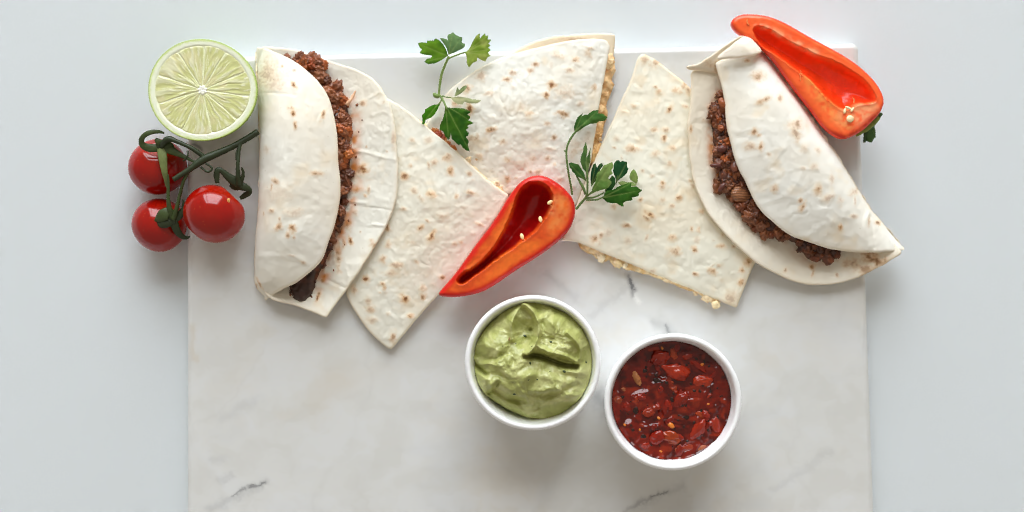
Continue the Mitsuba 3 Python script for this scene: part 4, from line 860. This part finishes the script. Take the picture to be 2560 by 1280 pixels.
K = 'parsley_sprig'; o4 = (1040, 60); zl = ZB + 9
G1, G2, G3, G4 = S(96, 138, 40), S(122, 158, 54), S(60, 104, 40), S(46, 90, 36)
leaf(K, [(322, 318), (300, 250), (270, 200), (235, 165), (205, 150), (185, 150), (182, 170), (150, 168), (110, 166), (112, 195), (85, 185), (50, 184), (18, 195), (40, 240), (62, 255), (35, 285), (55, 305), (110, 312), (162, 318), (150, 340), (110, 350), (82, 380), (120, 402), (190, 395), (250, 365), (305, 325)], (322, 322), (S(78, 124, 40), S(104, 150, 44)), zl + 1, 1, 4, o4)
leaf(K, [(325, 310), (310, 255), (290, 215), (235, 140), (270, 145), (300, 150), (320, 168), (314, 140), (318, 110), (345, 100), (370, 83), (395, 105), (412, 118), (440, 130), (465, 135), (462, 165), (455, 190), (490, 200), (492, 215), (480, 240), (440, 260), (390, 285), (345, 300)], (326, 314), (S(92, 130, 84), S(112, 148, 98)), zl + 2, 2, 4, o4, vein=.7)
leaf(K, [(490, 285), (530, 250), (560, 190), (600, 120), (640, 95), (640, 150), (665, 120), (690, 93), (696, 125), (725, 115), (715, 155), (755, 160), (735, 185), (720, 200), (748, 212), (735, 230), (720, 240), (750, 258), (735, 275), (718, 285), (747, 320), (725, 330), (712, 340), (695, 377), (650, 360), (612, 335), (610, 370), (580, 385), (560, 402), (528, 438), (510, 400), (508, 330)], (490, 285), (S(118, 152, 52), S(158, 178, 92)), zl + 2, 3, 4, o4)
leaf(K, [(312, 830), (360, 842), (420, 838), (480, 845), (550, 878), (535, 895), (512, 905), (545, 930), (535, 950), (520, 962), (578, 990), (550, 1005), (515, 1015), (525, 1040), (497, 1058), (530, 1095), (520, 1120), (498, 1132), (530, 1170), (525, 1190), (515, 1205), (540, 1278), (500, 1262), (470, 1240), (445, 1198), (432, 1216), (400, 1190), (375, 1165), (355, 1150), (350, 1080), (345, 1120), (328, 1162), (290, 1120), (268, 1068), (235, 1065), (240, 1010), (270, 950), (285, 880), (290, 815)], (295, 810), (S(44, 88, 34), S(66, 112, 38)), zl + 5, 4, 4, o4, cup=.8)
leaf(K, [(252, 758), (220, 800), (180, 808), (150, 820), (90, 855), (88, 885), (58, 915), (65, 960), (60, 1000), (85, 1006), (95, 965), (110, 950), (150, 940), (190, 900), (220, 850), (240, 800)], (252, 758), (S(54, 116, 26), S(76, 136, 32)), zl + 1, 5, 4, o4)
leaf(K, [(345, 735), (420, 726), (500, 735), (560, 752), (655, 765), (610, 797), (540, 795), (482, 778), (470, 805), (410, 800), (370, 770)], (345, 735), (S(176, 190, 148), S(196, 204, 164)), zl + 3, 6, 4, o4, vein=.3)
leaf(K, [(385, 722), (408, 650), (415, 628), (432, 662), (470, 625), (514, 616), (500, 655), (450, 695), (400, 722)], (385, 722), (S(128, 150, 106), S(176, 192, 150)), zl + 4, 7, 4, o4)
stemset(K, [([(325, 322, zl + 2), (318, 350, zl + 2), (285, 420, zl + 1), (255, 500, zl + 1), (238, 600, zl + 1), (230, 705, zl + 1)], [.5, .6, .62, .62, .6, .55]), ([(320, 350, zl + 2), (345, 335, zl + 2), (420, 305, zl + 2.5), (495, 282, zl + 3)], [.5, .4, .38, .36]), ([(225, 700, zl + 1), (260, 740, zl + 2), (285, 790, zl + 4), (310, 850, zl + 6)], [.55, .55, .5, .4]),
           ([(260, 720, zl + 2), (300, 732, zl + 3), (350, 736, zl + 4)], [.35, .3, .25]), ([(262, 735, zl + 2), (255, 760, zl + 2), (235, 800, zl + 2)], [.4, .35, .3]), ([(180, 690, zl), (190, 712, zl), (215, 725, zl), (240, 715, zl + 1)], [.6, 1.2, 1.2, .7])], 4, o4, S(112, 136, 66), 40)
tag(K, 'parsley sprig with bright lobed leaves over the top edge of the board', 'parsley', 'parsley sprigs')

K = 'parsley_sprig_001'; k8 = 1280 / 300; o8 = (1380, 240); zl = ZB + 14
D1, D2 = S(38, 78, 44), S(58, 100, 52)
leaf(K, [(420, 970), (408, 880), (420, 790), (440, 730), (465, 715), (480, 770), (500, 730), (530, 713), (547, 745), (510, 790), (500, 850), (470, 900)], (420, 970), (S(28, 66, 42), S(44, 84, 50)), zl + 2, 21, k8, o8)
leaf(K, [(240, 392), (233, 330), (255, 260), (285, 215), (332, 183), (312, 222), (340, 203), (385, 198), (400, 180), (440, 155), (498, 148), (485, 185), (540, 190), (592, 230), (560, 268), (500, 270), (480, 292), (400, 300), (330, 340), (280, 380)], (242, 390), (S(54, 98, 46), S(76, 118, 60)), zl, 22, k8, o8, vein=.8, cup=1.0)
leaf(K, [(378, 830), (330, 780), (300, 700), (310, 640), (330, 600), (335, 550), (360, 488), (376, 560), (370, 660), (390, 610), (417, 536), (405, 620), (412, 680), (395, 740), (388, 800)], (376, 825), (S(62, 100, 52), S(88, 124, 70)), zl + 2, 23, k8, o8)
leaf(K, [(368, 915), (330, 885), (290, 868), (255, 855), (245, 830), (212, 805), (205, 780), (185, 765), (180, 720), (205, 708), (230, 720), (280, 730), (310, 770), (340, 820)], (368, 912), (S(40, 84, 48), S(66, 108, 56)), zl + 2, 24, k8, o8)
leaf(K, [(690, 912), (668, 850), (648, 800), (655, 770), (662, 715), (690, 688), (712, 684), (728, 705), (750, 690), (772, 700), (800, 703), (798, 735), (800, 760), (817, 772), (800, 820), (760, 860), (720, 890)], (690, 912), (S(38, 80, 50), S(56, 100, 62)), zl + 1, 25, k8, o8)
leaf(K, [(900, 938), (840, 900), (822, 860), (840, 810), (872, 778), (900, 820), (917, 870), (912, 920)], (900, 938), (S(122, 154, 82), S(142, 170, 100)), zl, 26, k8, o8)
leaf(K, [(560, 1025), (575, 960), (600, 900), (640, 843), (678, 880), (672, 950), (640, 1005)], (560, 1025), (S(32, 72, 42), S(48, 88, 48)), zl + 2, 27, k8, o8)
leaf(K, [(412, 1050), (430, 980), (460, 920), (478, 830), (520, 790), (550, 740), (600, 722), (640, 703), (658, 750), (632, 795), (648, 830), (612, 850), (600, 880), (638, 920), (622, 950), (600, 980), (540, 1000), (470, 1020)], (412, 1050), (S(98, 138, 70), S(132, 164, 96)), zl + 4, 28, k8, o8, cup=1.0)
leaf(K, [(700, 925), (750, 905), (800, 920), (860, 915), (905, 945), (880, 965), (800, 960), (730, 950)], (700, 930), (S(120, 150, 86), S(146, 172, 112)), zl + 1, 29, k8, o8)
leaf(K, [(540, 1090), (565, 1030), (590, 1008), (650, 1000), (720, 960), (800, 932), (850, 928), (838, 972), (900, 963), (930, 990), (962, 1005), (920, 1042), (930, 1060), (890, 1078), (850, 1082), (858, 1112), (800, 1120), (758, 1135), (762, 1182), (735, 1175), (712, 1160), (690, 1145), (640, 1142), (590, 1135)], (540, 1085), (S(44, 88, 34), S(62, 108, 42)), zl + 4, 30, k8, o8, cup=1.0)
stemset(K, [([(216, 1055, ZB + 12), (200, 950, ZB + 13), (176, 830, zl), (156, 680, zl), (150, 590, zl), (172, 500, zl), (212, 430, zl), (245, 388, zl), (320, 310, zl + 1.5)], [.5, .52, .52, .5, .5, .5, .55, .5, .3]), ([(255, 1210, ZB + 12), (310, 1140, ZB + 12.5), (362, 1085, zl), (375, 1040, zl + 1), (379, 950, zl + 2), (376, 830, zl + 3), (360, 700, zl + 3)], [.62, .62, .6, .5, .55, .5, .3]),
           ([(362, 1088, zl), (440, 1085, zl + 1), (500, 1060, zl + 2), (560, 1030, zl + 3)], [.5, .45, .42, .35]), ([(365, 1108, zl), (480, 1110, zl + 1), (530, 1085, zl + 3), (560, 1070, zl + 5)], [.45, .42, .4, .3]), ([(370, 1070, zl), (400, 1045, zl + 2), (440, 1010, zl + 4)], [.5, .45, .4]), ([(355, 1050, zl), (340, 990, zl + 1), (300, 920, zl + 1), (260, 850, zl + 1)], [.5, .75, .6, .3]), ([(150, 600, zl), (136, 588, zl), (130, 580, zl)], [.4, .4, .3]), ([(682, 940, zl), (690, 905, zl + 2), (700, 850, zl + 3)], [.3, .3, .2])], k8, o8, S(92, 118, 62), 60)
tag(K, 'parsley sprig with dark green leaves beside the deep red pepper half', 'parsley', 'parsley sprigs')

# ------------------------------------------------------------------ bowls
H = 34.0


def ramekin(key, px, py, rpx):
    c = W(np.array([px, py], float), ZB + H); r = rpx * .2 * (1 - H / 800)
    pr = [(.01, .9), (r - 7.5, .9), (r - 6.6, 0), (r - 5.2, 0), (r - 4.2, 1.0), (r - 3.6, 3), (r - 2.2, 15), (r - .9, H - 6.5), (r - .55, H - 4.2)]
    pr += [(r - 1.45 + 1.45 * math.cos(a), H - 1.9 + 1.9 * math.sin(a)) for a in np.linspace(-.75, math.pi * .95, 20)]
    pr += [(r - 3.1, H - 3.5), (r - 3.7, H - 7), (r - 4.5, H - 10.5), (r - 5.8, 12), (r - 7.0, 6.5), (r - 8.5, 4), (.01, 3.6)]
    pr = np.vstack([chaikin(np.array(pr[:9]), 1, False), pr[9:29], chaikin(np.array(pr[28:]), 2, False)])
    v, f = lathe(pr, 160)
    v[:, :2] *= (1 + .004 * np.cos(2 * np.arctan2(v[:, 1], v[:, 0]) + px))[:, None]
    add(key, v + [c[0], c[1], ZB], f, 'mat_china')
    return c, r


cg, rg = ramekin('ramekin', 1332.5, 907.5, 170)
tag('ramekin', 'small white ramekin holding the green guacamole', 'bowl', 'small white ramekins')
cs, rs = ramekin('ramekin_001', 1683, 1005.5, 172)
tag('ramekin_001', 'small white ramekin holding the dark red salsa', 'bowl', 'small white ramekins')

# guacamole: a spooned, folded mass
ZG = ZB + H - 4
def guac_r(a):
    dip = lambda c, w, k: k * math.exp(-((math.remainder(a - c, 2 * math.pi)) / w) ** 2)
    return rg - 3.3 - dip(-2.05, .5, 2.4) - dip(2.3, .35, 1.2) - dip(1.15, .3, .7) + .35 * math.sin(9 * a) * (1 - math.cos(a + 1.5)) * .3


poly = Polygon([(cg[0] + guac_r(a) * math.cos(a), cg[1] + guac_r(a) * math.sin(a)) for a in np.linspace(0, 2 * np.pi, 200)[:-1]])
p, t, nb, d = tri2d(poly, .36, rings=(.3, .8))
G = lambda x, y: W(np.array([x, y], float), ZG)


def bump_(x, y, rx, ry, ang, amp):
    c = G(x, y); a = -math.radians(ang); dd = p - c
    u, w = (dd[:, 0] * math.cos(a) + dd[:, 1] * math.sin(a)) / (rx * .2), (-dd[:, 0] * math.sin(a) + dd[:, 1] * math.cos(a)) / (ry * .2)
    return amp * np.exp(-(u * u + w * w) ** 1.3)


def line_(pts, w, amp):
    l = W(np.array(chaikin(np.array(pts, float), 2, False)), ZG)
    return amp * np.exp(-(seg_dist(p, l) / w) ** 2)


q = np.c_[p, np.zeros(len(p))]
wq = q + np.stack([nz(q, 9, 1), nz(q, 9, 2), 0 * d], -1) * 3.5
hgt = 0 * d
hgt += bump_(1340, 900, 110, 100, 0, 3.0)
hgt += bump_(1405, 835, 50, 58, 20, 2.6) + bump_(1350, 962, 95, 34, 8, 3.0) + bump_(1230, 870, 40, 46, 0, 1.6) + bump_(1285, 905, 60, 36, 0, 1.6) + bump_(1282, 795, 24, 40, -30, 1.8) + bump_(1218, 965, 34, 30, -30, 2.0) + bump_(1430, 985, 46, 26, 35, 1.2) + bump_(1340, 1030, 90, 18, -4, -.6) + bump_(1440, 925, 36, 16, 8, 1.8)
hgt += bump_(1312, 828, 30, 36, 10, -3.0) + bump_(1385, 850, 26, 22, 0, -1.2)
hgt += line_([(1308, 757), (1332, 775), (1344, 800), (1347, 835), (1335, 862), (1316, 884)], 1.15, 4.2) + line_([(1308, 757), (1288, 778), (1276, 815), (1282, 845)], 1.4, 2.2) + line_([(1347, 800), (1362, 790), (1380, 770)], 1.4, 1.2) + line_([(1418, 830), (1440, 850), (1452, 872), (1448, 895)], 1.1, 2.0) + line_([(1345, 862), (1370, 878), (1410, 885), (1440, 902)], 1.0, 1.6)
hgt += line_([(1314, 889), (1345, 890), (1372, 898), (1405, 912), (1440, 916)], 1.15, -6.0) + line_([(1330, 884), (1380, 888), (1430, 905)], .7, -1.5)
hgt += line_([(1240, 978), (1275, 1000), (1310, 1002)], 1.5, -2.2) + line_([(1245, 955), (1236, 972), (1222, 985)], .9, -1.8) + line_([(1182, 908), (1196, 920), (1215, 935)], 1.0, -2.6) + line_([(1190, 890), (1230, 895), (1260, 885)], 1.6, -1.0) + line_([(1320, 985), (1380, 990), (1440, 960)], 1.4, -1.1)
hgt += line_([(1290, 938), (1340, 930), (1390, 945), (1450, 955)], 2.0, .8) + line_([(1350, 1000), (1400, 1005), (1450, 985)], 1.3, .8)
hgt = hgt * 1.75 - 3.8 + 4.4 * sstep(0, 8, d)
hgt += 1.2 * nz(wq, 6.5, 5) + .55 * (1 - 2 * np.abs(nz(wq, 5.5, 6))) ** 3 + 1.0 * nz(wq, 2.9, 7) + .26 * nz(wq, 1.3, 8) + .10 * nz(q, .6, 9)
hole = np.exp(-(np.hypot(*(p - G(1328, 825))    .T) / 1.0) ** 4)
hgt -= 2.8 * hole
# the mass stops short of the wall at the foot and at the head
angp = np.arctan2(p[:, 1] - cg[1], p[:, 0] - cg[0])
low = np.exp(-((np.angle(np.exp(1j * (angp + 1.95)))) / .55) ** 2) * 1.0 + np.exp(-((np.angle(np.exp(1j * (angp - 2.2)))) / .45) ** 2) * .9 + np.exp(-((np.angle(np.exp(1j * (angp - 1.1)))) / .5) ** 2) * .7
hgt -= (low * 3) * (1 - sstep(.3, 3.6 + nz(q, 3, 41), d))
z = ZG + hgt
z -= 7 * np.exp(-(d / .55) ** 2)
z[:nb] -= 4
g = sstep(-.5, .6, nz(wq, 5, 21) + .3 * nz(q, 1.1, 22))[:, None]
col = S(160, 164, 94) * (1 - g) + S(182, 184, 122) * g
pa = sstep(.35, .8, nz(wq, 3.0, 27))[:, None] * .5
col = col * (1 - pa) + pa * S(192, 190, 128)
vt = np.c_[p, z]
add('guacamole', vt, t, 'mat_guac', col)
rng = np.random.default_rng(31)
ztree = cKDTree(p)
for k in range(26):
    if k < 9: x, y = [(1248, 902), (1287, 982), (1376, 853), (1409, 926), (1274, 846), (1325, 905), (1465, 905), (1338, 1037), (1312, 840)][k]
    else: x, y = 1332 + rng.normal(0, 60), 907 + rng.normal(0, 60)
    c = G(x, y); zz_ = z[ztree.query(c)[1]]
    dark = k != 4 and rng.random() < .7
    v, f = blob([c[0], c[1], zz_ - .05], np.array([1.0, .6, .45]) * (rng.uniform(.7, 1.1) if k < 9 else rng.uniform(.25, .5)), rng.uniform(0, 6), 0, k, 2, .2)
    add(num('guacamole__herb_fleck'), v, f, 'mat_guac', S(52, 66, 34) if dark else S(150, 118, 74) if k == 4 else S(176, 182, 120))
tag('guacamole', 'pale green guacamole spooned in creamy folds', 'guacamole')

# salsa: glossy sauce with tomato, onion, herbs and seeds
ZS = ZB + H - 8.8
ri = rs - 4.05
poly = Polygon([(cs[0] + (ri - .2) * math.cos(a), cs[1] + (ri - .2) * math.sin(a)) for a in np.linspace(0, 2 * np.pi, 140)[:-1]])
p, t, nb, d = tri2d(poly, .42, rings=(.3, .8))
q = np.c_[p, np.zeros(len(p))]
wq = q + np.stack([nz(q, 7, 51), nz(q, 7, 52), 0 * d], -1) * 2.0
hgt = .9 * nz(wq, 7, 53) + .75 * nz(wq, 3.4, 54) + .30 * nz(wq, 1.7, 55) + .07 * nz(q, .8, 56) + .5 * np.exp(-(d / .7) ** 2)
g = sstep(-.5, .6, nz(wq, 4.5, 57) + .4 * nz(q, 1.4, 58))[:, None]
col = S(72, 9, 3) * (1 - g) + S(112, 20, 5) * g
o = sstep(.3, .8, nz(wq, 2.6, 59))[:, None] * .5
col = col * (1 - o) + o * S(152, 44, 14)
z = ZS + hgt
add('salsa', np.c_[p, z], t, 'mat_salsa', col)
ztree = cKDTree(p); rng = np.random.default_rng(77)


def sal(name, x, y, r, rot, colr, up=.0, rough=.18, sub=3, vary=.12):
    c = W(np.array([x, y], float), ZS); zz_ = z[ztree.query(c)[1]]
    v, f = blob([c[0], c[1], zz_ + up], np.array(r) * .2, rot, rng.uniform(-.3, .3), x * .37 + y * .11, sub, rough)
    if name == 'tomato_chunk': colr = (.5 * colr + .5 * S(112, 22, 5)) * np.array([1, 1, .6])
    add(num('salsa__' + name), v, f, 'mat_salsa', colr * (1 + vary * nz(v, 1.2, 4))[:, None])


for x, y, rx, ry, rot, col in [(1590, 938, 26, 11, 2.0, S(214, 150, 116)), (1692, 928, 34, 22, -.4, S(190, 54, 34)), (1755, 953, 26, 18, .1, S(196, 62, 38)), (1651, 893, 24, 18, .3, S(160, 40, 24)), (1735, 905, 40, 9, -.7, S(150, 34, 22)), (1786, 935, 26, 8, .8, S(142, 26, 20)), (1545, 1000, 13, 12, 0, S(170, 76, 52)), (1588, 1000, 11, 13, .3, S(176, 62, 40)), (1745, 1075, 30, 16, .9, S(166, 44, 32)), (1790, 1062, 14, 22, .2, S(170, 52, 44)),
                           (1718, 1118, 26, 14, 0, S(160, 60, 44)), (1755, 1122, 20, 11, .5, S(186, 108, 84)), (1672, 1092, 30, 20, -.4, S(168, 66, 34)), (1640, 1092, 22, 24, 0, S(150, 26, 18)), (1615, 1112, 14, 12, 0, S(170, 40, 24)), (1560, 975, 12, 8, -.5, S(206, 130, 106)), (1640, 870, 22, 8, .1, S(150, 44, 28)), (1694, 1128, 16, 9, -.3, S(180, 82, 58)), (1625, 1030, 20, 14, .4, S(160, 52, 30)), (1702, 1000, 22, 16, .9, S(140, 30, 18))]:
    sal('tomato_chunk', x, y, (rx * .9, ry * .85, min(rx, ry) * .6), rot, col, up=-.7, rough=.25)
for k in range(36):
    a, r = rng.uniform(0, 6.28), 135 * math.sqrt(rng.random())
    s = rng.uniform(5, 14)
    sal('tomato_chunk', 1677 + r * math.cos(a), 1000 + r * math.sin(a), (s * rng.uniform(1, 1.6), s * .8, s * .55), rng.uniform(0, 6.3), [S(150, 30, 18), S(168, 46, 26), S(120, 18, 14), S(176, 70, 40), S(184, 96, 66)][rng.choice(5, p=[.36, .22, .34, .05, .03])], up=-.6, sub=3, rough=.25)
for x, y, s in [(1677, 1063, 12), (1646, 1045, 7), (1562, 1062, 6), (1746, 1078, 11), (1700, 1010, 2.5), (1754, 912, 8), (1655, 870, 6), (1652, 1128, 5), (1600, 1075, 5), (1770, 1010, 5)]:
    s *= .8
    sal('seed', x, y, (s, s * .62, s * .4), rng.uniform(0, 6.3), S(206, 116, 40), up=.0, sub=2, rough=.08)
ms = []
for k in range(90):
    if k < 8: x, y, s = [(1642, 953, 13), (1612, 926, 8), (1590, 1025, 11), (1706, 1012, 7), (1757, 962, 6), (1715, 1042, 9), (1680, 998, 8), (1608, 1090, 8)][k]
    else:
        a, r = rng.uniform(0, 6.28), 132 * math.sqrt(rng.random()); x, y, s = 1677 + r * math.cos(a), 1000 + r * math.sin(a), rng.uniform(1.5, 4.5)
    c = W(np.array([x, y], float), ZS); zz_ = z[ztree.query(c)[1]]
    s *= .8 if k < 8 else 1
    v, f = blob([c[0], c[1], zz_ + .05], np.array([s, s * .7, s * .28]) * .2, rng.uniform(0, 6.3), 0, k, 2, .35)
    add(num('salsa__herb_fleck'), v, f, 'mat_salsa', S(40, 22, 16) * np.ones_like(v))
tag('salsa', 'glossy dark red chunky tomato salsa with seeds', 'salsa')
